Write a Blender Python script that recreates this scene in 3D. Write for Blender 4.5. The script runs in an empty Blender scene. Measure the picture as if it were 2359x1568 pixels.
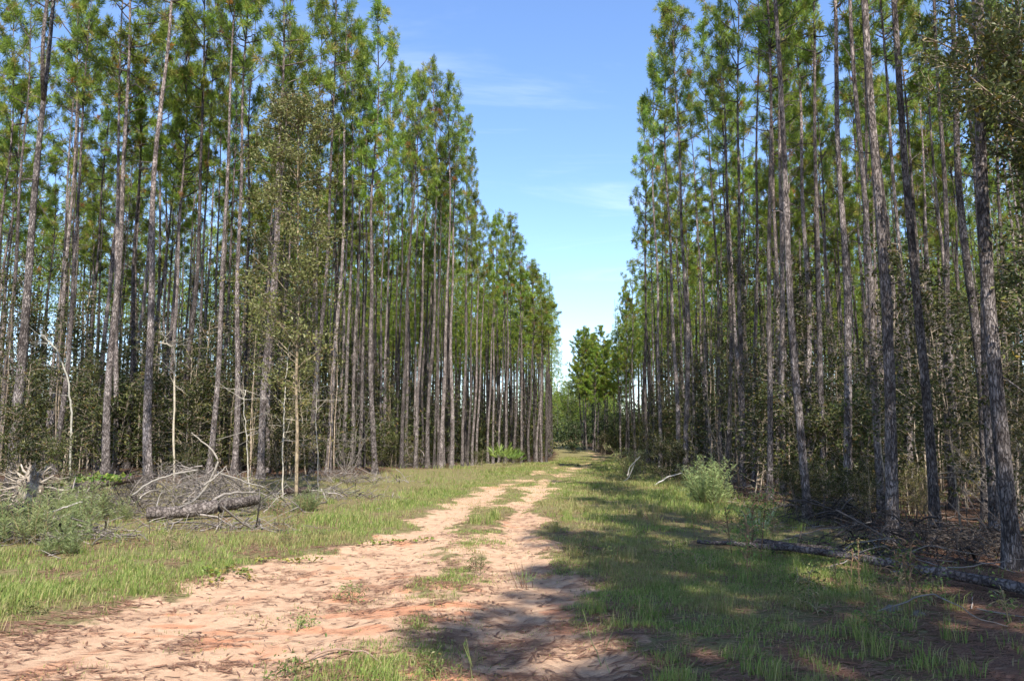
import bpy, math, random
import numpy as np
R = np.random.default_rng(7)
random.seed(7)
scene = bpy.context.scene
COL = scene.collection
rad = math.radians

# ------------------------------------------------------------------ camera
F, TH, CZ = 1807.0, rad(7.3), 1.6
cam_d = bpy.data.cameras.new('camera')
cam_d.sensor_width = 23.5
cam_d.lens = 23.5 * F / 2359.0
cam_d.clip_start = 0.05
cam_d.clip_end = 8000
cam = bpy.data.objects.new('camera', cam_d)
COL.objects.link(cam)
cam.location = (0, 0, CZ)
cam.rotation_euler = (math.pi / 2 + TH, 0, 0)
scene.camera = cam


def ray(px, py):
    u, v = (px - 1179.5) / F, (784 - py) / F
    return np.array([u, math.cos(TH) - v * math.sin(TH), math.sin(TH) + v * math.cos(TH)])


def at(px, py, y):                       # point on the sight line at forward distance y
    d = ray(px, py)
    t = y / d[1]
    return np.array([d[0] * t, y, CZ + d[2] * t])


def to_px(p):
    x, y, z = p[0], p[1], p[2] - CZ
    f = y * math.cos(TH) + z * math.sin(TH)
    w = -y * math.sin(TH) + z * math.cos(TH)
    return 1179.5 + F * x / f, 784 - F * w / f


def xat(px, y, z=0.5):                   # world x of the column px at forward distance y, near the ground
    f = y * math.cos(TH) + (z - CZ) * math.sin(TH)
    return (px - 1179.5) / F * f


# ------------------------------------------------------------------ noise and terrain
_P = R.permutation(4096)
_V = R.random(4096)


def _h(ix, iy):
    return _V[_P[(ix + _P[iy & 4095]) & 4095]]


def vnoise(x, y, s=1.0, seed=0):
    x = np.asarray(x, float) * s + seed * 17.3
    y = np.asarray(y, float) * s - seed * 9.7
    ix, iy = np.floor(x).astype(int), np.floor(y).astype(int)
    fx, fy = x - ix, y - iy
    fx, fy = fx * fx * (3 - 2 * fx), fy * fy * (3 - 2 * fy)
    a, b, c, d = _h(ix, iy), _h(ix + 1, iy), _h(ix, iy + 1), _h(ix + 1, iy + 1)
    return (a * (1 - fx) + b * fx) * (1 - fy) + (c * (1 - fx) + d * fx) * fy


def fbm(x, y, s=1.0, o=4, seed=0):
    t, a, n = 0, 1.0, 0
    for k in range(o):
        t = t + a * vnoise(x, y, s * 2 ** k, seed + k)
        n += a
        a *= .5
    return t / n


def sst(a, b, x):
    t = np.clip((np.asarray(x, float) - a) / (b - a), 0, 1)
    return t * t * (3 - 2 * t)


# track outlines as x over y (left rut L0..L1, right rut R0..R1)
TY = np.array([-30, 2, 5.5, 7, 8, 9.5, 11, 12.7, 15, 19, 22, 28, 33, 46, 66, 85, 105, 120, 135, 160, 185.])
TL0 = np.array([-7, -5.6, -5.0, -4.4, -4.1, -3.85, -3.4, -2.3, -2.05, -1.75, -1.45, -.9, -.15, 2.0, 4.9, 8.2, 11.0, 11.6, 11.4, 11.6, 12.6])
TL1 = np.array([-1.3, -1.4, -1.45, -1.05, -1.0, -.98, -1.0, -1.0, -1.0, -.75, -.45, .1, .75, 2.7, 5.7, 9.0, 11.7, 12.2, 12.0, 12.2, 13.3])
TR0 = np.array([-.9, -.85, -.8, -.6, -.55, -.5, -.45, -.4, -.36, -.15, .05, .55, 1.1, 3.1, 6.1, 9.3, 11.9, 12.4, 12.2, 12.4, 13.4])
TR1 = np.array([1.2, 1.1, 1.0, .9, .85, .72, .6, .53, .48, .65, .95, 1.5, 2.3, 4.3, 7.1, 9.9, 12.6, 13.2, 13.0, 13.2, 14.2])
EDGE_LY = np.array([-40, 5, 12, 22, 25.9, 26, 32, 44, 64, 70, 85, 105, 125, 145, 170, 200.])
EDGE_LX = np.array([-17, -17, -17, -15, -15, -8.6, -5.8, -3.7, -2.6, .2, 4.4, 6.4, 7.2, 7.5, 8, 9.])
EDGE_RY = np.array([-40, 5, 10, 13, 16, 20, 36, 55, 75, 95, 130, 170, 200.])
EDGE_RX = np.array([5.5, 5.6, 6.2, 6.3, 5.9, 6.6, 8.1, 9.6, 12., 15., 13.0, 15., 17.])


def ground(x, y):
    x = np.asarray(x, float)
    y = np.asarray(y, float)
    z = 2.6 * sst(100, 230, y) - .55 * sst(52, 84, y) * (1 - sst(95, 140, y))
    z = z + (fbm(x, y, .22, 3, 3) - .5) * .22 * sst(3, 12, np.hypot(x, y))
    z = z + (fbm(x, y, 1.3, 3, 5) - .5) * .07
    l0, l1, r0, r1 = (np.interp(y, TY, a) for a in (TL0, TL1, TR0, TR1))
    rut = np.clip(np.minimum(x - l0, l1 - x) / .5, 0, 1) + np.clip(np.minimum(x - r0, r1 - x) / .4, 0, 1)
    z = z - .05 * rut * (y < 60)
    ex = np.interp(y, EDGE_LY, EDGE_LX)
    z = z + .45 * sst(18, 27, y) * sst(5, -3, x - ex) * (1 - sst(34, 50, y))
    return z


def gz(x, y):
    return float(ground(np.array([x]), np.array([y]))[0])


# ------------------------------------------------------------------ mesh helpers
class MB:
    def __init__(s):
        s.v, s.f, s.c, s.n = [], [], [], 0

    def add(s, v, f, c=None):
        v = np.asarray(v, float).reshape(-1, 3)
        f = np.asarray(f, int).reshape(-1, 3)
        if c is None:
            c = np.ones((len(v), 3)) * .5
        c = np.asarray(c, float)
        if c.ndim == 1:
            c = np.repeat(c[None], len(v), 0)
        s.v.append(v)
        s.f.append(f + s.n)
        s.c.append(c)
        s.n += len(v)

    def mesh(s, name, mat, smooth=True):
        return raw_mesh(name, np.concatenate(s.v), np.concatenate(s.f), np.concatenate(s.c), mat, smooth)


def raw_mesh(name, v, f, c, mat, smooth=True, extra=None):
    m = bpy.data.meshes.new(name)
    m.vertices.add(len(v))
    m.vertices.foreach_set('co', np.ascontiguousarray(v, np.float32).ravel())
    m.loops.add(len(f) * 3)
    m.loops.foreach_set('vertex_index', np.ascontiguousarray(f, np.int32).ravel())
    m.polygons.add(len(f))
    m.polygons.foreach_set('loop_start', np.arange(0, len(f) * 3, 3, dtype=np.int32))
    m.update(calc_edges=True)
    m.polygons.foreach_set('use_smooth', np.full(len(f), smooth))
    if c is not None:
        a = m.attributes.new('tint', 'FLOAT_COLOR', 'POINT')
        a.data.foreach_set('color', np.concatenate([c, np.ones((len(c), 1))], 1).astype(np.float32).ravel())
    for k, val in (extra or {}).items():
        a = m.attributes.new(k, 'FLOAT', 'POINT')
        a.data.foreach_set('value', np.asarray(val, np.float32))
    m.materials.append(mat)
    return m


def unit(a):
    return a / np.maximum(np.linalg.norm(a, axis=-1, keepdims=True), 1e-9)


def tube(mb, pts, r, k=6, c=None, rough=0, cap=True):
    pts = np.asarray(pts, float)
    n = len(pts)
    r = np.broadcast_to(np.asarray(r, float), (n,))
    t = unit(np.gradient(pts, axis=0))
    ref = np.array([0, 0, 1.]) if abs(t[:, 2]).mean() < .8 else np.array([1., 0, 0])
    a = unit(np.cross(t, ref))
    b = np.cross(t, a)
    th = np.arange(k) * 2 * math.pi / k
    rr = r[:, None] * (1 + rough * (R.random((n, k)) - .5) * 2)
    v = pts[:, None] + rr[..., None] * (np.cos(th)[None, :, None] * a[:, None] + np.sin(th)[None, :, None] * b[:, None])
    i = np.arange(n - 1)[:, None] * k
    j = np.arange(k)[None]
    p, q = i + j, i + (j + 1) % k
    f = np.concatenate([np.stack([p, q, q + k], -1).reshape(-1, 3), np.stack([p, q + k, p + k], -1).reshape(-1, 3)])
    v = v.reshape(-1, 3)
    if cap:
        v = np.concatenate([v, pts[:1], pts[-1:]])
        e = (n - 1) * k
        jj = np.arange(k)
        f = np.concatenate([f, np.stack([np.full(k, n * k), (jj + 1) % k, jj], -1),
                            np.stack([np.full(k, n * k + 1), e + jj, e + (jj + 1) % k], -1)])
    if c is not None and np.asarray(c).ndim == 2:
        c = np.repeat(c, k, 0)
        if cap:
            c = np.concatenate([c, c[:1], c[-1:]])
    mb.add(v, f, c)


def wiggle(p0, p1, n, amp, sag=0.0):
    t = np.linspace(0, 1, n)[:, None]
    p = np.asarray(p0) * (1 - t) + np.asarray(p1) * t
    w = R.normal(0, amp, (n, 3)) * np.sin(t * math.pi)
    p = p + np.cumsum(w, 0) * .5
    p[:, 2] += sag * np.sin(t[:, 0] * math.pi)
    return p


def rand_dir(n):
    return unit(R.normal(0, 1, (n, 3)))


def blades(mb, base, d, length, width, col):
    """single-triangle-pair needle blades from base along d"""
    n = len(base)
    side = unit(np.cross(d, rand_dir(n))) * (np.asarray(width).reshape(-1, 1) * .5)
    tip = base + d * np.asarray(length).reshape(-1, 1)
    mid = base * .45 + tip * .55
    v = np.stack([base, mid + side, tip, mid - side], 1).reshape(-1, 3)
    i = np.arange(n)[:, None] * 4
    f = np.concatenate([i + np.array([[0, 1, 2]]), i + np.array([[0, 2, 3]])])
    mb.add(v, f, np.repeat(col, 4, 0))


def tufts(mb, ctr, d, nb, length, width, col, spread=.95):
    T = len(ctr)
    b = np.repeat(ctr, nb, 0)
    dd = unit(np.repeat(d, nb, 0) * .75 + rand_dir(T * nb) * spread)
    dd[:, 2] -= .08
    base = b - np.repeat(d, nb, 0) * (R.random((T * nb, 1)) * .16)
    L = length * (.7 + .5 * R.random(T * nb))
    c = np.repeat(col, nb, 0) * (.85 + .3 * R.random((T * nb, 1)))
    blades(mb, base, dd, L, np.full(T * nb, width), c)


def leaves(mb, ctr, size, col, up=.5, aspect=.5):
    n = len(ctr)
    nrm = unit(rand_dir(n) + np.array([0, 0, up]))
    ax = unit(np.cross(nrm, rand_dir(n)))
    sd = np.cross(nrm, ax)
    L = (size * (.65 + .7 * R.random(n)))[:, None]
    tip = ctr + ax * L - nrm * L * .12
    midp = ctr + ax * L * .5
    s = sd * L * aspect * .5
    v = np.stack([ctr, midp + s + nrm * L * .06, tip, midp - s + nrm * L * .06], 1).reshape(-1, 3)
    i = np.arange(n)[:, None] * 4
    f = np.concatenate([i + np.array([[0, 1, 2]]), i + np.array([[0, 2, 3]])])
    mb.add(v, f, np.repeat(col, 4, 0))


def mixcol(n, cols, w=None, jit=.15):
    cols = np.asarray(cols, float)
    k = R.choice(len(cols), n, p=w)
    return cols[k] * (1 + jit * (R.random((n, 1)) * 2 - 1))


# ------------------------------------------------------------------ materials
def nt(name):
    m = bpy.data.materials.new(name)
    m.use_nodes = True
    t = m.node_tree
    t.nodes.clear()
    o = t.nodes.new('ShaderNodeOutputMaterial')
    return m, t, o


def N(t, kind, **kw):
    n = t.nodes.new(kind)
    ins = kw.pop('ins', {})
    for k, v in kw.items():
        setattr(n, k, v)
    for k, v in ins.items():
        if isinstance(v, bpy.types.NodeSocket):
            t.links.new(v, n.inputs[k])
        else:
            n.inputs[k].default_value = v
    return n


def mixrgb(t, fac, a, b, mode='MIX'):
    n = N(t, 'ShaderNodeMix', data_type='RGBA', blend_type=mode)
    for i, v in ((0, fac), (6, a), (7, b)):
        if isinstance(v, bpy.types.NodeSocket):
            t.links.new(v, n.inputs[i])
        else:
            n.inputs[i].default_value = v if i == 0 else (*v, 1) if len(v) == 3 else v
    return n.outputs[2]


def ramp(t, fac, stops):
    n = N(t, 'ShaderNodeValToRGB', ins={'Fac': fac})
    e = n.color_ramp.elements
    while len(e) < len(stops):
        e.new(.5)
    for el, (p, c) in zip(e, stops):
        el.position = p
        el.color = (*c, 1) if len(c) == 3 else c
    return n.outputs['Color']


def leaf_mat(name, trans=.3, rough=.45, spec=.35, objvar=.25):
    m, t, o = nt(name)
    a = N(t, 'ShaderNodeAttribute', attribute_name='tint')
    info = N(t, 'ShaderNodeObjectInfo')
    v = N(t, 'ShaderNodeMapRange', ins={'Value': info.outputs['Random'], 'To Min': 1 - objvar, 'To Max': 1 + objvar})
    hs = N(t, 'ShaderNodeHueSaturation', ins={'Color': a.outputs['Color'], 'Value': v.outputs[0]})
    h = N(t, 'ShaderNodeMapRange', ins={'Value': info.outputs['Random'], 'To Min': .485, 'To Max': .51})
    t.links.new(h.outputs[0], hs.inputs['Hue'])
    c = hs.outputs['Color']
    p = N(t, 'ShaderNodeBsdfPrincipled', ins={'Base Color': c, 'Roughness': rough, 'Specular IOR Level': spec})
    tr = N(t, 'ShaderNodeBsdfTranslucent', ins={'Color': c})
    mx = N(t, 'ShaderNodeMixShader', ins={0: trans, 1: p.outputs[0], 2: tr.outputs[0]})
    t.links.new(mx.outputs[0], o.inputs['Surface'])
    return m


def bark_mat(name, dark, mid, light, scale=9.0, stretch=.28, bump=.6, moss=0.0):
    m, t, o = nt(name)
    tc = N(t, 'ShaderNodeTexCoord')
    mp = N(t, 'ShaderNodeMapping', ins={'Vector': tc.outputs['Object'], 'Scale': (scale, scale, scale * stretch)})
    wob = N(t, 'ShaderNodeTexNoise', ins={'Vector': mp.outputs[0], 'Scale': 1.9, 'Detail': 5.0})
    mv = mixrgb(t, 1.0, mp.outputs[0], wob.outputs['Color'], 'ADD')
    vo = N(t, 'ShaderNodeTexVoronoi', feature='DISTANCE_TO_EDGE', ins={'Vector': mv, 'Scale': 1.6})
    n1 = N(t, 'ShaderNodeTexNoise', ins={'Vector': tc.outputs['Object'], 'Scale': 3.1, 'Detail': 6.0, 'Roughness': .7})
    n2 = N(t, 'ShaderNodeTexNoise', ins={'Vector': mp.outputs[0], 'Scale': 3.0, 'Detail': 4.0})
    plate = ramp(t, n1.outputs[0], [(.36, mid), (.5, tuple((np.array(mid) + np.array(light)) / 2)), (.63, light)])
    plate = mixrgb(t, .5, plate, ramp(t, n2.outputs[0], [(.3, (.45, .42, .4)), (.7, (1.25, 1.22, 1.2))]), 'MULTIPLY')
    crack = ramp(t, vo.outputs['Distance'], [(.0, (.15, .15, .15)), (.17, (1, 1, 1))])
    a = N(t, 'ShaderNodeAttribute', attribute_name='tint')
    col = mixrgb(t, crack, dark, plate)
    col = mixrgb(t, 1.0, col, a.outputs['Color'], 'MULTIPLY')
    col = mixrgb(t, 1.0, col, (1.03, .985, .945), 'MULTIPLY')
    info = N(t, 'ShaderNodeObjectInfo')
    v = N(t, 'ShaderNodeMapRange', ins={'Value': info.outputs['Random'], 'To Min': .7, 'To Max': 1.95})
    hs = N(t, 'ShaderNodeHueSaturation', ins={'Color': col, 'Value': v.outputs[0]})
    hgt = N(t, 'ShaderNodeMath', operation='ADD', ins={0: crack, 1: n2.outputs[0]})
    bp = N(t, 'ShaderNodeBump', ins={'Strength': bump, 'Distance': .03, 'Height': hgt.outputs[0]})
    p = N(t, 'ShaderNodeBsdfPrincipled', ins={'Base Color': hs.outputs[0], 'Roughness': .9, 'Specular IOR Level': .15, 'Normal': bp.outputs[0]})
    t.links.new(p.outputs[0], o.inputs['Surface'])
    return m


def wood_mat(name, objvar=.15):
    m, t, o = nt(name)
    tc = N(t, 'ShaderNodeTexCoord')
    n1 = N(t, 'ShaderNodeTexNoise', ins={'Vector': tc.outputs['Object'], 'Scale': 9.0, 'Detail': 5.0, 'Roughness': .7})
    a = N(t, 'ShaderNodeAttribute', attribute_name='tint')
    col = mixrgb(t, 1.0, a.outputs['Color'], ramp(t, n1.outputs[0], [(.3, (.55, .53, .5)), (.7, (1.2, 1.2, 1.2))]), 'MULTIPLY')
    bp = N(t, 'ShaderNodeBump', ins={'Strength': .4, 'Distance': .02, 'Height': n1.outputs[0]})
    p = N(t, 'ShaderNodeBsdfPrincipled', ins={'Base Color': col, 'Roughness': .85, 'Specular IOR Level': .2, 'Normal': bp.outputs[0]})
    t.links.new(p.outputs[0], o.inputs['Surface'])
    return m


M_BARK = bark_mat('pine_bark', (.03, .025, .023), (.07, .062, .059), (.31, .29, .28), 13.0, .34, .9)
M_OAKBARK = bark_mat('smooth_bark', (.10, .085, .07), (.20, .175, .14), (.34, .30, .24), 5, .6, .25)
M_LOG = bark_mat('log_bark', (.025, .02, .018), (.09, .078, .072), (.2, .185, .175), 9, .8, .7)
M_NEEDLE = leaf_mat('pine_needles', .4, .5, .3)
M_LEAF = leaf_mat('broad_leaves', .28, .45, .28)
M_GRASS = leaf_mat('grass_blades', .36, .55, .25, 0)
M_WOOD = wood_mat('weathered_wood')
M_LITTER = leaf_mat('dry_needles', .1, .7, .2, 0)


def ground_mat():
    m, t, o = nt('sandy_ground')
    tc = N(t, 'ShaderNodeTexCoord')
    P = tc.outputs['Object']
    A = lambda k: N(t, 'ShaderNodeAttribute', attribute_name=k).outputs['Fac']
    nA = N(t, 'ShaderNodeTexNoise', ins={'Vector': P, 'Scale': .9, 'Detail': 8.0, 'Roughness': .62}).outputs[0]
    nB = N(t, 'ShaderNodeTexNoise', ins={'Vector': P, 'Scale': 7.0, 'Detail': 8.0, 'Roughness': .7}).outputs[0]
    nC = N(t, 'ShaderNodeTexNoise', ins={'Vector': P, 'Scale': 45.0, 'Detail': 6.0, 'Roughness': .75}).outputs[0]
    sand = ramp(t, nB, [(.25, (.37, .225, .14)), (.5, (.485, .315, .2)), (.75, (.55, .385, .25))])
    clay = ramp(t, nB, [(.3, (.42, .17, .085)), (.7, (.55, .27, .15))])
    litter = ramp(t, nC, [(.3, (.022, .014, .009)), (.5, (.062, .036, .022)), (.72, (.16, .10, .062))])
    turf = ramp(t, nC, [(.3, (.06, .06, .024)), (.5, (.16, .14, .06)), (.75, (.33, .26, .14))])

    def edge(mask, lo, hi, amp=.5):
        n = N(t, 'ShaderNodeMath', operation='MULTIPLY_ADD', ins={0: nB, 1: amp, 2: mask})
        n2 = N(t, 'ShaderNodeMath', operation='MULTIPLY_ADD', ins={0: nA, 1: amp, 2: n.outputs[0]})
        return N(t, 'ShaderNodeMapRange', interpolation_type='SMOOTHSTEP', ins={'Value': n2.outputs[0], 'From Min': lo + amp, 'From Max': hi + amp}).outputs[0]
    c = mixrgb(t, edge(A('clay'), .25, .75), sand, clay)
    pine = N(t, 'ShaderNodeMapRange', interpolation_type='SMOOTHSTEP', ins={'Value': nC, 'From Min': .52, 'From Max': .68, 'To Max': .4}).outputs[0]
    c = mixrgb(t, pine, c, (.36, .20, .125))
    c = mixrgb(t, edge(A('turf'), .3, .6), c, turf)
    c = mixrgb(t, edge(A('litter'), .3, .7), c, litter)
    h = N(t, 'ShaderNodeMath', operation='MULTIPLY_ADD', ins={0: nC, 1: .9, 2: nB})
    bp = N(t, 'ShaderNodeBump', ins={'Strength': .7, 'Distance': .03, 'Height': h.outputs[0]})
    p = N(t, 'ShaderNodeBsdfPrincipled', ins={'Base Color': c, 'Roughness': .95, 'Specular IOR Level': .1, 'Normal': bp.outputs[0]})
    t.links.new(p.outputs[0], o.inputs['Surface'])
    return m


# ------------------------------------------------------------------ object helpers
def tag(o, label, cat, group=None, kind=None):
    if label:
        o['label'] = label
    if cat:
        o['category'] = cat
    if group:
        o['group'] = group
    if kind:
        o['kind'] = kind
    return o


def link(name, mesh, parent=None):
    o = bpy.data.objects.new(name, mesh)
    COL.objects.link(o)
    if parent is not None:
        o.parent = parent
    return o


def thing(name, label, cat, loc=(0, 0, 0), group=None):
    o = bpy.data.objects.new(name, None)
    COL.objects.link(o)
    o.location = [float(a) for a in loc]
    o.empty_display_size = .2
    return tag(o, label, cat, group)


# ------------------------------------------------------------------ masks over the ground
def road_masks(x, y):
    l0, l1, r0, r1 = (np.interp(y, TY, a) for a in (TL0, TL1, TR0, TR1))
    wob = (fbm(x, y, 1.1, 5, 11) - .5) * 1.1 + (fbm(x, y, 6.0, 3, 12) - .5) * .7
    fl = np.minimum(x - l0, l1 - x) + wob
    fr = np.minimum(x - r0, r1 - x) + wob
    sand = np.maximum(sst(-.35, .4, fl), sst(-.35, .35, fr) * .94)
    mid = sst(-.5, .2, x - l1) * sst(.5, -.2, x - r0)
    sand = np.maximum(sand, mid * (.08 + .5 * sst(.42, .62, fbm(x, y, 1.3, 4, 15))) * sst(60, 20, y))
    sand = sand * (1 - np.clip(1.0 * sst(14, 42, y) * vnoise(x, y, .7, 4) + .1 * sst(25, 60, y), 0, .8))
    return sand


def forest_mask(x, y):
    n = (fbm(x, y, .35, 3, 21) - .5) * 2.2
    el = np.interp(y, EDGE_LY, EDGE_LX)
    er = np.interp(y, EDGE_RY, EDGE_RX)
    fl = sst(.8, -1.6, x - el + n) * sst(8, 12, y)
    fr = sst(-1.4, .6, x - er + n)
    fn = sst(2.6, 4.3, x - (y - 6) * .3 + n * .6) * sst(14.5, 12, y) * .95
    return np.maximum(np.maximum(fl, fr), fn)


# ------------------------------------------------------------------ ground
def build_ground():
    ang = np.concatenate([np.linspace(-44, 44, 420), np.linspace(46, 314, 135)])
    ang = np.radians(ang)
    r = 1.2 * (3500 / 1.2) ** (np.linspace(0, 1, 700))
    A, Rr = np.meshgrid(ang, r)
    x, y = Rr * np.sin(A), Rr * np.cos(A)
    z = ground(x, y)
    na, nr = len(ang), len(r)
    v = np.stack([x, y, z], -1).reshape(-1, 3)
    i = np.arange(nr - 1)[:, None] * na
    j = np.arange(na)[None]
    p, q = i + j, i + (j + 1) % na
    f = np.concatenate([np.stack([p, q + na, q], -1).reshape(-1, 3), np.stack([p, p + na, q + na], -1).reshape(-1, 3)])
    v = np.concatenate([v, [[0, 0, gz(0, 0)]]])
    jj = np.arange(na)
    f = np.concatenate([f, np.stack([np.full(na, len(v) - 1), jj, (jj + 1) % na], -1)])
    x, y = v[:, 0], v[:, 1]
    sand = road_masks(x, y)
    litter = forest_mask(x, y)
    bare = sst(.60, .70, fbm(x, y, .55, 3, 31)) * .4
    turf = np.clip(1 - sand - bare, 0, 1)
    tx = fbm(x * .7, y * 2.2, 2.4, 4, 47)
    clay = sst(.54, .74, fbm(x * 1.0 + y * .25, y * .7, .7, 4, 41)) * .62 * sst(.44, .6, tx) + .27 * sst(13, 40, y)
    clay = np.where((x < -1.2) & (x > -4.6) & (y < 13), np.maximum(clay, .6 * np.exp(-((x + 2.35 - .22 * (y - 10.6)) / .3) ** 2) * sst(.42, .58, fbm(x * 1.5, y * .8, 2.6, 4, 43)) * .8), clay)
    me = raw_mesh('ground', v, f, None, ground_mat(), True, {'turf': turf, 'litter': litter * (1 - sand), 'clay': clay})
    o = link('ground', me)
    tag(o, None, None, None, 'structure')


build_ground()

# ------------------------------------------------------------------ pine trees
H0 = 21.0
PINE_COL = [(.17, .24, .03), (.21, .285, .034), (.12, .185, .028), (.28, .295, .05), (.3, .245, .065)]
PINE_W = [.3, .3, .2, .14, .06]


def trunk_path(seed_amp=.13):
    z = np.linspace(0, H0, 42)
    ph = R.random(4) * 6.28
    sx = seed_amp * (np.sin(z * .28 + ph[0]) - math.sin(ph[0]) + .4 * (np.sin(z * .7 + ph[1]) - math.sin(ph[1])))
    sy = seed_amp * (np.sin(z * .25 + ph[2]) - math.sin(ph[2]) + .4 * (np.sin(z * .8 + ph[3]) - math.sin(ph[3])))
    return np.stack([sx, sy, z], 1)


def trunk_radius(z, r0):
    t = z / H0
    r = r0 * ((1 - t) * .88 + .12 * (1 - t) ** 4) + .012
    return r * (1 + .45 * np.exp(-z / .25))


def make_pine(i, cb, rmax, dens, thick=1.0):
    path = trunk_path()
    z = path[:, 2]
    zz = np.concatenate([[-.5], z])
    pp = np.concatenate([[path[0] - [0, 0, .5]], path])
    tm = MB()
    r0 = .13
    rr = trunk_radius(np.maximum(zz, 0), r0)
    up = np.clip(zz / H0, 0, 1)[:, None]
    tint = np.array([.92, .9, .9]) * (1 - up) + np.array([1.1, .98, .9]) * up
    tube(tm, pp, rr, 14, tint, .07)
    bm, cm = MB(), MB()
    P = lambda h: np.array([np.interp(h, z, path[:, k]) for k in range(3)])
    ctr, dirs, cols = [], [], []
    a0, asym = R.random() * 6.28, R.uniform(.15, .45)
    h = cb * H0
    az = R.random() * 6.28
    while h < H0 - .25:
        t = (h - cb * H0) / (H0 * (1 - cb))
        L = rmax * (1 - t) ** .52 * (.55 + .45 * min(1, t * 4 + .4))
        nb = 3 if R.random() < .55 else 2
        for b in range(nb):
            az += 2.4 + R.normal(0, .35)
            l = L * (.45 + .8 * R.random())
            l *= 1 + asym * math.cos(az - a0) * (thick == 1)
            if R.random() > dens and t < .75:
                continue
            el = rad(8 + 48 * t + R.normal(0, 9))
            p0 = P(h + R.normal(0, .1))
            d = np.array([math.cos(az) * math.cos(el), math.sin(az) * math.cos(el), math.sin(el)])
            s = np.linspace(0, 1, 6)[:, None]
            pts = p0 + d * l * s + np.array([0, 0, 1]) * l * .22 * s ** 2 + R.normal(0, .03, (6, 3)) * s
            tube(bm, pts, np.linspace(.02 + .008 * l, .006, 6), 4, (.7, .66, .62), 0, False)
            # side twigs carrying needle tufts
            nt_ = int(1.7 + l * 2.4 * thick)
            for k in range(nt_):
                u = .38 + .62 * (k + R.random() * .7) / nt_
                u = min(u, 1)
                q = np.array([np.interp(u, s[:, 0], pts[:, a]) for a in range(3)])
                sd = unit(d * .8 + R.normal(0, .55, 3) + np.array([0, 0, .35]))
                tl = (.18 + .34 * R.random()) * (1.25 - u * .5)
                e = q + sd * tl
                if k % 2 == 0:
                    tube(bm, np.stack([q, (q + e) / 2 + R.normal(0, .02, 3), e]), np.array([.008, .006, .005]), 3, (.7, .6, .5), 0, False)
                ctr.append(e)
                dirs.append(sd)
                if R.random() < .25:
                    ctr.append(q + sd * tl * .45 + R.normal(0, .05, 3))
                    dirs.append(sd)
            ctr.append(pts[-1])
            dirs.append(unit(pts[-1] - pts[-2]))
        h += .33 + .2 * R.random() + (.7 if thick == 1 and R.random() < .12 else 0)
    for k in range(9):
        ctr.append(P(H0 - .17 * k) + [0, 0, .1] + R.normal(0, .05 + .02 * k, 3))
        dirs.append(unit(np.array([R.normal(0, .4), R.normal(0, .4), 1.])))
    ctr, dirs = np.array(ctr), np.array(dirs)
    col = mixcol(len(ctr), PINE_COL, PINE_W, .3)
    dead = R.random(len(ctr)) < .012
    col[dead] = (.34, .15, .04)
    tufts(cm, ctr, dirs, 38, .31 if thick == 1 else .26, .026, col * (1 if thick == 1 else 1.15), 1.15)
    core = np.linspace(.5, H0 - .1, 40)  # hidden rod inside the trunk tying the limb pieces together, not a limb
    tube(bm, np.stack([np.interp(core, z, path[:, k]) for k in range(3)], 1), np.full(40, .006), 4, (.7, .66, .62))
    # bare dead limbs below the crown
    h = cb * H0 - 6.0
    hs = 2.5
    while hs < cb * H0 - 4:
        az += 2.1 + R.normal(0, .6)
        el = rad(R.normal(5, 20))
        d = np.array([math.cos(az) * math.cos(el), math.sin(az) * math.cos(el), math.sin(el)])
        p0 = P(hs)
        l = .12 + .08 * R.random() + (.7 * R.random() if R.random() < .3 else .12)
        tube(bm, wiggle(p0, p0 + d * (l + .1), 4, .02), np.linspace(.013, .006, 4), 4, (.75, .7, .68))
        hs += .25 + .7 * R.random()
    while h < cb * H0 + .5:
        if R.random() < .62:
            az += 2.2 + R.normal(0, .5)
            el = rad(R.normal(14, 18))
            l = .35 + 1.3 * R.random() ** 1.5
            p0 = P(h)
            d = np.array([math.cos(az) * math.cos(el), math.sin(az) * math.cos(el), math.sin(el)])
            pts = wiggle(p0, p0 + d * l, 6, .035, .05)
            tube(bm, pts, np.linspace(.016, .004, 6), 4, (.85, .82, .8), 0, False)
            for k in range(int(l * 2.5)):
                q = pts[2 + k % 4]
                e = q + unit(d + R.normal(0, .7, 3)) * (.2 + .3 * R.random())
                tube(bm, np.stack([q, (q + e) / 2 + R.normal(0, .02, 3), e]), np.array([.007, .005, .003]), 3, (.85, .82, .8), 0, False)
        h += .28
    return (tm.mesh('pine_trunk', M_BARK), bm.mesh('pine_limbs', M_BARK), cm.mesh('pine_crown', M_NEEDLE, False), len(ctr))


PINES = [make_pine(i, cb, rm, dn) for i, (cb, rm, dn) in enumerate([
    (.63, 1.9, .9), (.66, 1.7, .85), (.58, 2.1, .85), (.70, 1.6, .9), (.65, 2.2, .8), (.56, 1.8, .75), (.68, 1.9, .9), (.72, 1.5, .8), (.60, 2.0, .7), (.69, 2.1, .85), (.64, 1.6, .75), (.74, 1.9, .9)])]


FULL = [make_pine(9, .45, 2.8, 1.0, 2.3), make_pine(10, .5, 2.6, 1.0, 2.2)]


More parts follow.
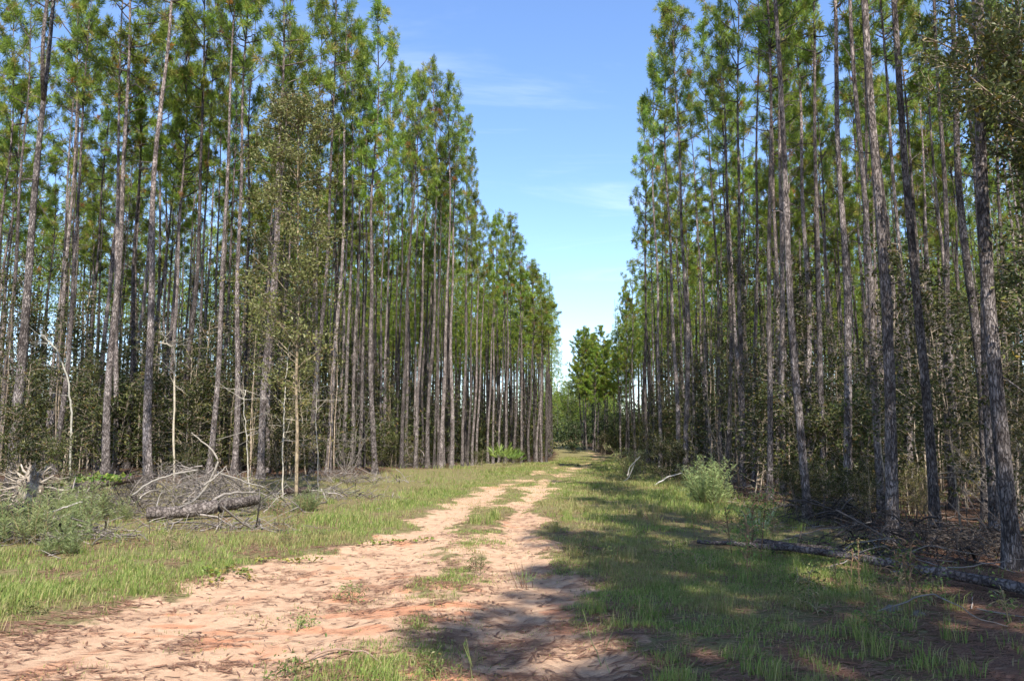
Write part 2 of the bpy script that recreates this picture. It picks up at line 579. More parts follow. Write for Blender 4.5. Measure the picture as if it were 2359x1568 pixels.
def place_pine(label, x, y, top, apex, dbh, Hh=None, group=None, var=None, meshes=None):
    """stand a pine at x, y; TOP is a world point its axis passes through (its tip when APEX)"""
    z = gz(x, y)
    base = np.array([x, y, z])
    if top is None:
        ax = unit(np.array([R.normal(0, .022), R.normal(0, .022), 1]))
    else:
        ax = np.asarray(top) - base
        if apex:
            Hh = float(np.linalg.norm(ax))
        ax = unit(ax)
    o = thing('pine_tree', label, 'pine tree', base, group)
    rx = -math.asin(ax[1])
    ry = math.atan2(ax[0], ax[2])
    o.rotation_mode = 'XYZ'
    from mathutils import Vector, Quaternion
    q = Vector((0, 0, 1)).rotation_difference(Vector([float(a) for a in ax]))
    q = q @ Quaternion((0, 0, 1), R.random() * 6.28)
    o.rotation_euler = q.to_euler()
    s = dbh / (.33 if x > 3 and y < 40 else .30)
    sh = Hh / H0
    o.scale = (s, s, sh)
    tm, bm, cm, _ = meshes or PINES[R.integers(len(PINES)) if var is None else var]
    tr = link('trunk', tm, o)
    link('limbs', bm, tr)
    link('crown', cm, o)
    return o


taken = []


def P2(label, px, d, px2, py2, apex, dbh, Hh=None, var=None, meshes=None, x=None):
    x = xat(px, d) if x is None else x
    top = at(px2, py2, d)
    taken.append((x, d))
    return place_pine(label, x, d, top, apex, dbh, Hh or 20 + 2.5 * R.random(), None, var, meshes)


# the forked pine by the left edge gets a trunk of its own
def forked_trunk():
    path = trunk_path(.05)
    tm = MB()
    tube(tm, np.concatenate([[path[0] - [0, 0, .5]], path]), trunk_radius(np.maximum(np.concatenate([[-.5], path[:, 2]]), 0), .135), 14, (1., .97, .95), .07)
    p0 = np.array([np.interp(11.6, path[:, 2], path[:, k]) for k in range(3)])
    s = np.linspace(0, 1, 14)
    fk = p0 + np.stack([.62 * np.minimum(s * 5, 1) ** .7 - .1 * s, .05 * s, 8.5 * s], 1)
    tube(tm, fk, np.linspace(.062, .015, 14), 10, (1.1, 1.02, .98), .06)
    return tm.mesh('forked_trunk', M_BARK)


FORK = (forked_trunk(), PINES[3][1], PINES[3][2], 0)

LEFT = [
    ('dark pine trunk cut off by the left edge of the photo, nearest on the left', -95, 13, 20, 0, 0, .30),
    ('leaning pine at the far left whose pale trunk forks in two high up', 26, 22, 126, 60, 0, .30),
    ('thin dark pine leaning right, next after the forked pine', 112, 31, 172, 60, 0, .25),
    ('straight dark pine behind the dark log with the green vine on it', 243, 26, 298, 0, 0, .28),
    ('stout pine with a broad sunlit pale butt and dark upper trunk, behind the brush heap', 345, 25, 388, 0, 0, .30),
    ('pale pine close behind the bent-topped cream sapling', 417, 29, 470, 0, 0, .25),
    ('thin leaning pine with pinkish bark, its sunlit foot behind the curved grey branch', 481, 27, 551, 0, 0, .21),
    ('dark mottled pine just right of the thin leaning pinkish one', 540, 28, 577, 0, 0, .24),
    ('mottled pine whose upper trunk rises pale among bare twigs near the top', 600, 27, 652, 0, 0, .26),
    ('slim grey pine just behind the tall leafy sapling', 726, 34, 745, 60, 0, .22),
    ('slim grey pine first to the right of the tall leafy sapling in the roadside row', 789, 36, 812, 20, 0, .21),
    ('thin grey pine second to the right of the tall leafy sapling in the roadside row', 810, 36, 832, 60, 1, .19),
    ('thin grey pine left beside the tallest left roadside pine', 827, 36, 846, 90, 1, .19),
    ('tallest left roadside pine, its narrow tip at the top of the sky gap', 864, 33, 871, 4, 1, .26),
    ('thin pine standing back in shade right of the tallest left roadside pine', 881, 44, 905, 70, 1, .21),
    ('grey pine behind the twiggy brush, second right of the tallest left roadside pine', 909, 48, 930, 150, 1, .21),
    ('grey pine behind the twiggy brush, third right of the tallest left roadside pine', 937, 46, 955, 170, 1, .21),
    ('slim grey pine behind the twiggy brush, leftmost next to the straight grey front three', 957, 47, 962, 185, 1, .18),
    ('pale straight pine, first of the front three left of the palmetto, tip pointed', 985, 44, 1001, 138, 1, .25),
    ('very slim pine squeezed between the first and second of the front three', 1000, 45, 1013, 215, 1, .16),
    ('pale straight pine, second of the front three left of the palmetto', 1016, 44, 1030, 172, 1, .26),
    ('pale straight pine, third of the front three left of the palmetto', 1041, 46, 1054, 228, 1, .26),
    ('grey pine behind the palmetto gap, first right of the front three', 1065, 50, 1078, 285, 1, .22),
    ('slim grey pine second right of the front three, left road side', 1077, 53, 1090, 350, 1, .19),
    ('slim grey pine third right of the front three, left road side', 1088, 54, 1095, 440, 1, .21),
    ('slim grey pine fourth right of the front three, left road side', 1098, 56, 1112, 480, 1, .2),
    ('grey pine directly behind the palmetto, left stem of that pair', 1124, 58, 1136, 505, 1, .2),
    ('grey pine directly behind the palmetto, right stem of that pair', 1136, 58, 1150, 498, 1, .2),
    ('thin grey pine at the right end of the palmetto', 1149, 62, 1163, 520, 1, .2),
    ('stout grey pine between the palmetto and the far bend', 1163, 60, 1180, 494, 1, .26),
    ('grey pine fifth from the right end of the left roadside row', 1184, 64, 1196, 545, 1, .25),
    ('grey pine fourth from the right end of the left roadside row', 1200, 66, 1212, 632, 1, .25),
    ('grey pine third from the right end of the left roadside row', 1219, 68, 1226, 616, 1, .26),
    ('grey pine second from the right end of the left roadside row', 1236, 70, 1246, 640, 1, .24),
    ('thin pine close behind the last pine of the left roadside row', 1248, 75, 1255, 690, 1, .22),
    ('last pine at the right end of the left roadside row, beside the far sky gap', 1259, 71, 1266, 700, 1, .25),
]
for a in LEFT:
    if 'forks' in a[0]:
        P2(*a, Hh=20.5, meshes=FORK)
    else:
        P2(*a)

RIGHT = [
    ('thick dark pine nearest the right edge, leaning left, sunlit on its upper right side', 2327, 10.1, 2262, 0, 0, .23),
    ('dark pine just behind the thick one near the right edge', 2290, 14.5, 2222, 0, 0, .2),
    ('dark straight rough pine behind the middle of the fallen pole', 2053, 12.9, 1998, 0, 0, .23),
    ('leaning dark pine, next right of the dark straight one behind the fallen pole', 2151, 13.2, 2072, 0, 0, .2),
    ('thin pine lit along its right edge, behind the leaning dark one', 2194, 19, 2134, 0, 0, .2),
    ('curving dark pine rising behind the spiky grass clump', 1859, 16, 1804, 0, 0, .2),
    ('dark slim pine behind the curving one, forking high in bare limbs', 1899, 23, 1872, 0, 0, .22),
    ('shaded pine first right of the pale dog fennel bush', 1708, 29, 1703, 60, 0, .24),
    ('shaded slim pine second right of the pale dog fennel bush', 1736, 27, 1748, 0, 0, .2),
    ('pine with a sunlit foot, third right of the pale dog fennel bush', 1771, 22, 1760, 0, 0, .2),
    ('pine with a grey foot, fourth right of the pale dog fennel bush', 1804, 24, 1784, 0, 0, .22),
    ('dark pine standing directly behind the dog fennel bush', 1677, 31, 1662, 20, 0, .22),
    ('brightly sunlit pale pine by the dog fennel bush, front of the right row', 1579, 36, 1556, -30, 1, .29),
    ('dark pine touching the brightly sunlit pale one on its left', 1561, 37.5, 1534, 20, 1, .27),
    ('shaded tall pine left of the dark and sunlit pair on the right side', 1521, 48, 1506, 118, 1, .26),
    ('shaded pine second left of the dark and sunlit pair on the right side', 1494, 54, 1480, 235, 1, .26),
    ('slim pine with its lowest crown reaching left into the sky gap, right side', 1507, 62, 1497, 440, 1, .22),
    ('slim pine at the left end of the right stand before the far clump', 1464, 78, 1456, 600, 1, .24),
    ('pale slim pine in the gap right of the far clump, left stem of two', 1442, 92, 1440, 655, 1, .2),
    ('pale slim pine in the gap right of the far clump, right stem of two', 1449, 94, 1452, 690, 1, .2),
    ('pale pine standing alone just right of the far clump', 1429, 96, 1424, 757, 1, .24),
    ('leftmost pine of the far clump at the road bend', 1342, 124, 1335, 762, 1, .3),
    ('pale second pine of the far clump at the road bend', 1352, 122, 1349, 755, 1, .27),
    ('third pine of the far clump at the road bend, half hidden', 1366, 126, 1366, 770, 1, .24),
    ('stout pale pine at the right of the far clump, tallest crown of the clump', 1379, 120, 1381, 752, 1, .34),
    ('slim pine right behind the far clump, smaller than its neighbours', 1402, 128, 1404, 785, 1, .27),
]
for a in RIGHT:
    P2(*a, meshes=FULL[R.integers(2)] if a[2] > 90 else None)

for x, y, ap in [(11.6, 127, 790), (12.6, 119, 800), (13.4, 130, 770), (14.4, 122, 785), (15.2, 128, 800), (16.2, 118, 790), (12.2, 133, 765), (14.0, 136, 775), (17.0, 126, 800)]:
    px = to_px((x, y, 1))[0]
    taken.append((x, y))
    place_pine('dense green pine standing within the far clump at the road bend', x, y, at(px, ap, y), True, .26, None, 'pines inside the far clump', meshes=FULL[R.integers(2)])

# pines that shade the foreground: the right stand goes on beside and behind the camera
k = 0
SHADE = [(6.2, 5.5), (5.6, -.6), (8.4, -2.5), (5.4, -4.2), (6.6, -6.8), (4.7, -8.0), (8.8, -8.8), (5.8, -11.2), (4.2, -10.5), (9.6, -5.6), (7.6, -13.0), (10.6, -.4), (12.2, -3.2), (3.9, -6.2), (7.4, -1.0), (6.9, -9.9), (5.0, -2.3), (8.9, .9), (4.6, -13.5)]
for x, y in SHADE:
    taken.append((x, y))
    place_pine('tall pine of the right stand standing just out of view beside the camera', x, y, None, False, .24, 20 + 2 * R.random(), 'pines out of view that shade the foreground', meshes=[FULL[0], FULL[1], PINES[2]][k % 3])
    k += 1

# the rest of both stands
cand = []
for _ in range(34000):
    y = R.uniform(9, 112) if R.random() < .8 else R.uniform(100, 150)
    side = -1 if R.random() < .5 else 1
    if side < 0:
        e = np.interp(y, EDGE_LY, EDGE_LX)
        x = e - .9 - R.uniform(0, 44)
        if y < 27:
            continue
        if to_px((x, y, 1))[0] < 560 and math.hypot(x, y) > 47 and R.random() < .93:
            continue
    else:
        e = np.interp(y, EDGE_RY, EDGE_RX)
        x = e + .9 + R.uniform(0, 40)
    if side > 0 and 6.6 < x < 9.6 and y < 15:
        continue
    px, py = to_px((x, y, 1.0))
    if not (-60 < px < 2420):
        continue
    cand.append((x, y, side))
sel = []
for x, y, sd in cand:
    dm = 1.7 if sd < 0 else 1.85
    if all((x - a) ** 2 + (y - b) ** 2 > dm * dm for a, b in taken if abs(a - x) < 3 and abs(b - y) < 3):
        taken.append((x, y))
        sel.append((x, y, sd))
sel.sort(key=lambda s: math.hypot(s[0], s[1]))
N_IND = 294 - len(LEFT) - len(RIGHT) - len(SHADE)
near, rest = sel[:N_IND], sel[N_IND:]
LM = sorted([(a[1], a[0]) for a in LEFT + RIGHT])
SHORT = {}
ORD = ['first', 'second', 'third', 'fourth', 'fifth', 'sixth', 'seventh', 'eighth', 'ninth', 'tenth', 'eleventh', 'twelfth', 'thirteenth', 'fourteenth', 'fifteenth',
       'sixteenth', 'seventeenth', 'eighteenth', 'nineteenth', 'twentieth']


def ordn(i):
    if i < 20:
        return ORD[i]
    tens = {2: 'twenty', 3: 'thirty', 4: 'forty', 5: 'fifty', 6: 'sixty', 7: 'seventy', 8: 'eighty', 9: 'ninety'}
    d, u = divmod(i + 1, 10)
    return tens[d] + '-' + ORD[u - 1] if u else {2: 'twentieth', 3: 'thirtieth', 4: 'fortieth', 5: 'fiftieth', 6: 'sixtieth', 7: 'seventieth'}[d]


REF = [(-60, 'left photo edge'), (26, 'forked leaning pine'), (243, 'straight dark pine behind the vine-covered log'), (345, 'stout pine with the pale butt'), (481, 'thin leaning pinkish pine'),
       (600, 'mottled pine with bare upper twigs'), (688, 'tall leafy sapling'), (864, 'tallest left roadside pine'), (985, 'first of the front three pale pines'), (1041, 'third of the front three pale pines'), (1163, 'stout pine past the palmetto'),
       (1300, 'far road bend'), (1521, 'shaded pine before the sunlit pair'), (1579, 'brightly sunlit pale pine'), (1708, 'shaded pine beside the dog fennel'), (1804, 'pine with the grey foot'),
       (1859, 'curving dark pine'), (2053, 'dark straight rough pine'), (2151, 'leaning dark pine'), (2194, 'thin pine lit on its edge'), (2327, 'thick pine nearest the right edge')]
buckets = {}
for i, (x, y, sd) in enumerate(near):
    px = to_px((x, y, gz(x, y) + 1))[0]
    b = max(j for j, (q, _) in enumerate(REF) if q <= px or j == 0)
    band = 0 if math.hypot(x, y) < 45 else 1
    buckets.setdefault((b, band), []).append((px, i))
lab = {}
for (b, band), l in buckets.items():
    for j, (px, i) in enumerate(sorted(l)):
        where = 'slim pine trunk' if band == 0 else 'distant thin pine trunk'
        lab[i] = f'{where}, {ordn(j)} one right of the {REF[b][1]}'
for i, (x, y, sd) in enumerate(near):
    dbh = float(np.clip(R.normal(.205, .04), .13, .29))
    place_pine(lab[i], x, y, None, False, dbh, float(np.clip(R.normal(20.0, 1.8), 15, 23.5)), 'pines inside the left stand' if sd < 0 else 'pines inside the right stand')

# the rest of the wood, which reads as one mass
tm, cm = MB(), MB()


def far_pine(x, y, Hh, lod=1.0):
    z = gz(x, y)
    r = .10 + .05 * R.random()
    top = np.array([x + R.normal(0, .4), y, z + Hh])
    tube(tm, wiggle((x, y, z - .3), top, 6, .08), np.linspace(r, .02, 6), 5, (.95, .92, .9), .05, False)
    n = int(150 * lod)
    cb = (.5 if lod == 1 else .25) + .12 * R.random()
    t = R.random(n) ** .8
    rr = 2.0 * (1 - t) ** .6 * (.3 + .7 * R.random(n) ** .5)
    a = R.random(n) * 6.28
    c = np.stack([x + rr * np.cos(a), y + rr * np.sin(a), z + Hh * (cb + (1 - cb) * t)], 1)
    d = unit(np.stack([np.cos(a), np.sin(a), .5 + t], 1))
    tufts(cm, c, d, 8, .38, .05, mixcol(n, PINE_COL, PINE_W, .2))


side_taken = list(taken)
for _ in range(900):             # the right stand also goes on beside the camera, out of frame
    x, y = R.uniform(9.8, 32), R.uniform(-16, 18)
    if to_px((x, max(y, .5), 1))[0] < 2440 and y > 0:
        continue
    if all((x - a) ** 2 + (y - b) ** 2 > 6.5 for a, b in side_taken):
        side_taken.append((x, y))
        far_pine(x, y, R.uniform(18, 22))
for x, y, sd in rest[:950]:
    far_pine(x, y, float(np.clip(R.normal(20, 1.8), 15, 23)))
for _ in range(330):
    y = R.uniform(140, 250)
    px = R.uniform(-100, 2450)
    x = xat(px, y)
    if abs(x - np.interp(y, TY, TL1)) < 3.5 and y < 175:
        continue
    far_pine(x, y, R.uniform(13, 19), .9)
# low wooded rise closing the view beyond the bend
for _ in range(260):
    y = R.uniform(165, 245)
    x = xat(R.uniform(1225, 1420), y)
    if abs(x - np.interp(y, TY, TL1)) < 2.2 and y < 182:
        continue
    far_pine(x, y, R.uniform(8, 15), .8)
o = link('distant_pine_trunks_mass', tm.mesh('far_trunks', M_BARK))
o.name = 'far_wood'
tag(o, 'far pines that merge into one wood behind both stands', 'wood', None, 'stuff')
o2 = link('crown_mass', cm.mesh('far_crowns', M_NEEDLE, False), o)

# ------------------------------------------------------------------ broadleaf plants
OLIVE = [(.052, .066, .017), (.08, .09, .022), (.032, .043, .012), (.14, .135, .04), (.13, .085, .028)]
OLW = [.3, .28, .22, .13, .07]


def broadleaf(Hh, spread, stems, twigs, lpt, lsize, cb, cols=OLIVE, w=OLW, r0=.03, bark=(.9, .88, .84), lean=.25, gather=.15):
    sm, lm = MB(), MB()
    for s in range(stems):
        a = R.random() * 6.28
        b0 = np.array([R.normal(0, .08 * stems ** .5), R.normal(0, .08 * stems ** .5), -.15])
        if stems == 1:
            b0[:2] = 0
        hh = Hh * (1 if s == 0 else .6 + .35 * R.random())
        tip = b0 + np.array([math.cos(a) * spread * lean, math.sin(a) * spread * lean, hh])
        pts = wiggle(b0, tip, 14, .035 * Hh / 4)
        rr = np.linspace(r0, .006, 14) * (1 if s == 0 else .75)
        tube(sm, pts, rr, 7, bark, .06)
        for k in range(max(2, twigs // stems)):
            u = cb + (1 - cb) * R.random() ** .85
            p0 = np.array([np.interp(u, np.linspace(0, 1, 14), pts[:, q]) for q in range(3)])
            az = R.random() * 6.28
            l = spread * (1 - .55 * u) * (.35 + .75 * R.random())
            el = rad(R.normal(22, 20))
            d = np.array([math.cos(az) * math.cos(el), math.sin(az) * math.cos(el), math.sin(el)])
            tp = wiggle(p0, p0 + d * l, 7, .05 * l, .04)
            tube(sm, tp, np.linspace(.004 + .006 * l, .002, 7), 4, bark, 0, False)
            nl = max(3, int(lpt * (.4 + l / spread)))
            uu = .25 + .8 * R.random(nl)
            c = np.stack([np.interp(uu, np.linspace(0, 1, 7), tp[:, q]) for q in range(3)], 1) + R.normal(0, gather * .55, (nl, 3)) * (.35 + .65 * R.random((nl, 1)))
            leaves(lm, c, lsize, mixcol(nl, cols, w, .3), .9)
    return sm.mesh('shrub_stems', M_OAKBARK), lm.mesh('shrub_leaves', M_LEAF, False)


def put(name, label, cat, meshes, parts, x, y, s=1.0, group=None, rz=None, sz=None, z=None):
    o = thing(name, label, cat, (x, y, gz(x, y) if z is None else z), group)
    o.rotation_euler = (0, 0, R.random() * 6.28 if rz is None else rz)
    o.scale = (s, s, sz or s)
    for m, p in zip(meshes, parts):
        link(p, m, o)
    return o


# tall leafy sapling in front of the left stand
px_, d_ = 684, 20.5
SAP_COL = [(.19, .21, .065), (.24, .255, .09), (.14, .16, .045), (.28, .23, .09)]
sm, lm = MB(), MB()
bx, by = xat(px_, d_), d_
b0 = np.array([0, 0, 0])
bz = gz(bx, by)
tops = at(692, 250, d_) - np.array([bx, by, bz])
pts = wiggle((0, 0, -.2), tops, 22, .03)
tube(sm, pts, np.linspace(.05, .01, 22), 9, (1.0, .94, .8), .04)
for k in range(84):
    u = .24 + .76 * R.random() ** .9
    p0 = np.array([np.interp(u, np.linspace(0, 1, 22), pts[:, q]) for q in range(3)])
    az = R.random() * 6.28
    l = (2.1 if u > .3 else 1.2) * (1.12 - .6 * u) * (.5 + .6 * R.random())
    el = rad(R.normal(32, 16))
    d = np.array([math.cos(az) * math.cos(el) - .12, math.sin(az) * math.cos(el), math.sin(el)])
    tp = wiggle(p0, p0 + d * l, 8, .06, .06)
    tube(sm, tp, np.linspace(.016, .003, 8), 4, (.9, .86, .75), 0, False)
    for q in range(4):
        e0 = tp[3 + q]
        e1 = e0 + unit(d + R.normal(0, .6, 3)) * (.25 + .35 * R.random())
        tube(sm, np.stack([e0, (e0 + e1) / 2, e1]), np.array([.005, .004, .002]), 3, (.9, .86, .75), 0, False)
        nl = int(32 * (.5 + u))
        c = e0 + (e1 - e0) * (.4 + .8 * R.random((nl, 1))) + R.normal(0, .10, (nl, 3))
        leaves(lm, c, .092, mixcol(nl, SAP_COL, [.35, .3, .25, .1], .2))
t = thing('sapling_tree', 'tall leafy broadleaf sapling with slender cream trunk in front of the left pines', 'tree', (bx, by, bz))
link('trunk', sm.mesh('sapling_trunk', M_OAKBARK), t)
link('crown', lm.mesh('sapling_crown', M_LEAF, False), t)

# oak whose boughs hang in from the right edge
ox, oy = 8.6, 10.4
OAK_COL = [(.11, .13, .034), (.16, .17, .05), (.075, .09, .028), (.28, .21, .04)]
sm, lm = MB(), MB()
tube(sm, wiggle((0, 0, -.3), (-.15, .1, 10.5), 16, .05), np.linspace(.16, .05, 16), 10, (.75, .72, .68), .06)
ob = np.array([ox, oy, gz(ox, oy)])
for px, py, d in [(2120, 60, 10.5), (2180, 140, 10), (2240, 90, 9.6), (2300, 180, 9.4), (2330, 60, 9.8), (2260, 240, 10.2), (2160, 20, 9.4), (2340, 300, 9.8), (2200, 300, 11.2), (2350, 150, 9), (2280, 20, 10.4),
                  (2345, 520, 10), (2310, 620, 10.8), (2350, 760, 10.5), (2400, 400, 10), (2410, 200, 9.6), (2100, 190, 11.5), (2330, 420, 11), (2220, 190, 9), (2390, 600, 9.6), (2120, 120, 12), (2290, 330, 10.6)]:
    e = at(px, py, d) - ob
    h0 = max(1.2, e[2] - 1.2 - R.random())
    tp = wiggle((-.1, 0, h0), e, 9, .07, .15)
    tube(sm, tp, np.linspace(.035, .008, 9), 5, (.8, .75, .7), 0, False)
    for q in range(22):
        u = .3 + .65 * R.random()
        c0 = np.array([np.interp(u, np.linspace(0, 1, 9), tp[:, kx]) for kx in range(3)])
        e1 = c0 + unit(R.normal(0, 1, 3) * [1, 1, .6] + (e - tp[0]) * .2) * (.25 + .45 * R.random())
        tube(sm, np.stack([c0, (c0 + e1) / 2 + R.normal(0, .03, 3), e1]), np.array([.008, .006, .003]), 3, (.9, .85, .8), 0, False)
        nl = 34
        c = c0 + (e1 - c0) * (.2 + R.random((nl, 1))) + R.normal(0, .085, (nl, 3))
        leaves(lm, c, .085, mixcol(nl, OAK_COL, [.38, .3, .24, .08], .2), .4, .42)
t = thing('oak_tree', 'broadleaf oak at the right edge, dark leafy boughs hanging across the top corner', 'tree', ob)
link('trunk', sm.mesh('oak_trunk', M_OAKBARK), t)
link('crown', lm.mesh('oak_crown', M_LEAF, False), t)

# understory
SHR = [broadleaf(4.5, 1.6, 3, 120, 34, .09, .1), broadleaf(6.0, 1.8, 2, 135, 34, .09, .18), broadleaf(2.6, 1.6, 6, 120, 36, .085, .05),
       broadleaf(3.4, 1.3, 4, 85, 24, .08, .1, [(.15, .14, .05), (.22, .17, .05), (.1, .1, .035)], [.5, .2, .3]),
       broadleaf(5.2, 1.4, 2, 70, 20, .085, .3), broadleaf(7.5, 1.9, 1, 105, 26, .09, .3, r0=.045)]


SHR.append(broadleaf(7.0, .75, 2, 30, 16, .09, .4, r0=.034, bark=(.8, .76, .72)))
SHR.append(broadleaf(5.0, .6, 3, 22, 12, .085, .45, r0=.026, bark=(.95, .9, .85)))


def dead_shrub(Hh, spread, stems):
    sm = MB()
    for s in range(stems):
        a = R.random() * 6.28
        tip = np.array([math.cos(a) * spread * (.3 + .7 * R.random()), math.sin(a) * spread * (.3 + .7 * R.random()), Hh * (.5 + .5 * R.random())])
        pts = wiggle((R.normal(0, .15), R.normal(0, .15), -.1), tip, 9, .07)
        tube(sm, pts, np.linspace(.014, .004, 9), 5, (.2, .175, .15), 0, False)
        for k in range(7):
            q = pts[2 + k % 7]
            e = q + unit(R.normal(0, 1, 3) + [0, 0, .4]) * (.3 + .6 * R.random())
            tp = wiggle(q, e, 4, .04)
            tube(sm, tp, np.linspace(.006, .002, 4), 3, (.2, .175, .15), 0, False)
            e2 = tp[2] + R.normal(0, .2, 3)
            tube(sm, np.stack([tp[2], (tp[2] + e2) / 2, e2]), np.array([.003, .003, .002]), 3, (.2, .18, .155), 0, False)
    return (sm.mesh('dead_twigs', M_WOOD),)


DEAD = [dead_shrub(2.6, 1.2, 12), dead_shrub(1.6, 1.3, 16)]
spots = []


def try_spot(x, y, dm):
    if all((x - a) ** 2 + (y - b) ** 2 > dm * dm for a, b in spots):
        spots.append((x, y))
        return True
    return False


und = []
for _ in range(6000):
    sd = -1 if R.random() < .48 else 1
    y = R.uniform(12, 70)
    if sd < 0:
        y = R.uniform(27, 72)
        x = np.interp(y, EDGE_LY, EDGE_LX) - (.3 if y < 33 else 2.8) - R.uniform(0, 1) ** 1.2 * 26
    else:
        x = np.interp(y, EDGE_RY, EDGE_RX) + .5 + R.uniform(0, 1) ** 1.1 * 20
        if y < 22 and x < np.interp(y, EDGE_RY, EDGE_RX) + 1.8:
            continue
    px = to_px((x, y, 1))[0]
    if -80 < px < 2440 and try_spot(x, y, 1.4 if y < 40 else 1.9):
        und.append((x, y, sd))
und.sort(key=lambda s: math.hypot(s[0], s[1]))
und_near = und[:280]
ub = {}
for i, (x, y, sd) in enumerate(und_near):
    px = to_px((x, y, gz(x, y) + 1))[0]
    b = max(j for j, (q, _) in enumerate(REF) if q <= px or j == 0)
    ub.setdefault(b, []).append((px, i))
ulab = {}
for b, l in ub.items():
    for j, (px, i) in enumerate(sorted(l)):
        ulab[i] = (ordn(j), REF[b][1])
for i, (x, y, sd) in enumerate(und_near):
    side = 'left' if sd < 0 else 'right'
    n_, ref = ulab[i]
    if R.random() < .2:
        put('dead_shrub', f'bare twiggy shrub, {n_} undergrowth bush right of the {ref}', 'shrub', DEAD[R.integers(2)], ['branches'], x, y, R.uniform(.9, 1.5), f'undergrowth of the {side} stand')
    else:
        k = R.choice(8, p=[.17, .17, .13, .11, .08, .10, .14, .10])
        put('understory_shrub', f'olive leafy shrub, {n_} undergrowth bush right of the {ref}', 'shrub', SHR[k], ['stems', 'foliage'], x, y, R.uniform(.85, 1.35), f'undergrowth of the {side} stand')
# undergrowth too far in to tell one bush from the next
lm = MB()
def clump(x, y, hgt, n, ls, rr, cols=OLIVE, w=OLW):
    k = 5
    cc = np.stack([R.normal(0, rr * .6, k), R.normal(0, rr * .6, k), hgt * (.12 + .75 * np.sort(R.random(k)))], 1)
    i = R.integers(0, k, n)
    c = cc[i] + R.normal(0, 1, (n, 3)) * [rr * .5, rr * .5, hgt * .16]
    c[:, 2] = np.abs(c[:, 2]) + gz(x, y)
    c[:, 0] += x
    c[:, 1] += y
    leaves(lm, c, ls, mixcol(n, cols, w, .25) * .85)


for _ in range(3200):
    y = 32 + 95 * R.random() ** 1.5
    sd = -1 if R.random() < .55 else 1
    x = np.interp(y, EDGE_LY, EDGE_LX) - 1.5 - R.uniform(0, 46) if sd < 0 else np.interp(y, EDGE_RY, EDGE_RX) + .8 + R.uniform(0, 40)
    if not -150 < to_px((x, y, 1))[0] < 2500:
        continue
    dd = math.hypot(x, y)
    clump(x, y, R.uniform(1.5, 6.2) + (3.2 * R.random() if dd > 48 else 0), 140, .10 + .0017 * dd, .85)
FARG = [(.075, .10, .026), (.10, .12, .036), (.055, .075, .021)]
for _ in range(420):
    y = R.uniform(172, 245)
    x = xat(R.uniform(1235, 1420), y)
    if abs(x - np.interp(y, TY, TL1)) < 2.4 and y < 187:
        continue
    clump(x, y, R.uniform(4, 13), 170, .5, 1.8, FARG, None)
for _ in range(60):
    y = R.uniform(118, 140)
    clump(np.interp(y, EDGE_RY, EDGE_RX) + R.uniform(.3, 12), y, R.uniform(3, 9), 200, .3, 1.3, FARG, None)
for _ in range(1500):
    y = R.uniform(125, 260)
    x = xat(R.uniform(-150, 2500), y)
    if abs(x - np.interp(y, TY, TL1)) < 2.4 and y < 185:
        continue
    clump(x, y, R.uniform(3, 13 if abs(x - 14) > 9 else 8), 120, .5, 2.1, FARG, None)
tag(link('undergrowth', lm.mesh('undergrowth', M_LEAF, False)), 'deep undergrowth that merges between the far trunks', 'undergrowth', None, 'stuff')

# named bushes
put('evergreen_bush', 'dark dense evergreen bush at the foot of the far clump by the road bend', 'bush',
    broadleaf(4.6, 2.2, 5, 150, 40, .16, .03, [(.035, .055, .02), (.05, .07, .025)], None), ['stems', 'foliage'], xat(1322, 118), 118, 1.0)
put('roadside_bush', 'loose olive bush below the stout pale pine of the far clump', 'bush', SHR[2], ['stems', 'foliage'], xat(1392, 112), 112, 1.3)
for lbl, px, d, s, k in [('low leafy bush in the shade left of the dark and sunlit right pair', 1530, 33, .75, 2), ('low shaded bush between the fallen leafy top and the right pines', 1480, 36, .7, 3),
                         ('leafy bush at the foot of the brightly sunlit pale pine', 1560, 30, .6, 2), ('twiggy olive bush in front of the brush left of the front three', 905, 41, .75, 2),
                         ('olive bush beside the twiggy brush, just left of the first front pine', 948, 42, .6, 3), ('low green bush left of the palmetto at the row foot', 1105, 50, .45, 2),
                         ('low green bush right of the palmetto at the row foot', 1195, 60, .45, 2), ('leafy bush behind the brush heap between the pale pines', 440, 24.5, .55, 2),
                         ('leafy bush at the far left behind the rootball', 40, 19.5, .8, 0), ('second leafy bush at the far left, over the brush', 130, 23.5, .7, 2),
                         ('small yellowing bush in the shade right of the dark mottled pine', 566, 30, .8, 3)]:
    put('roadside_bush', lbl, 'bush', SHR[k], ['stems', 'foliage'], xat(px, d), d, s, 'bushes along the stand edges')


def dog_fennel(n, Hh, spread, k=.72):
    sm, lm = MB(), MB()
    for _ in range(n):
        a = R.random() * 6.28
        l = Hh * (.35 + .65 * R.random())
        o = spread * R.random() ** .7
        tip = np.array([math.cos(a) * o + R.normal(0, .08), math.sin(a) * o + R.normal(0, .08), l * (1 - .15 * o / spread)])
        b1 = spread * .55 * R.random()
        pts = wiggle((math.cos(a) * b1, math.sin(a) * b1, -.05), tip, 8, .03, 0)
        tube(sm, pts, np.linspace(.006, .002, 8), 3, (.9, .8, .55), 0, False)
        m = 70
        u = .2 + .8 * R.random(m)
        c = np.stack([np.interp(u, np.linspace(0, 1, 8), pts[:, q]) for q in range(3)], 1)
        d = unit(rand_dir(m) * [1, 1, .5] + np.array([0, 0, .55]))
        cc = k * mixcol(m, [(.33, .39, .15), (.4, .46, .2), (.25, .32, .11)], None, .15)
        blades(lm, c, d, .10 + .12 * (1 - u), np.full(m, .010), cc)
    return sm.mesh('fennel_stems', M_OAKBARK), lm.mesh('fennel_leaves', M_GRASS, False)


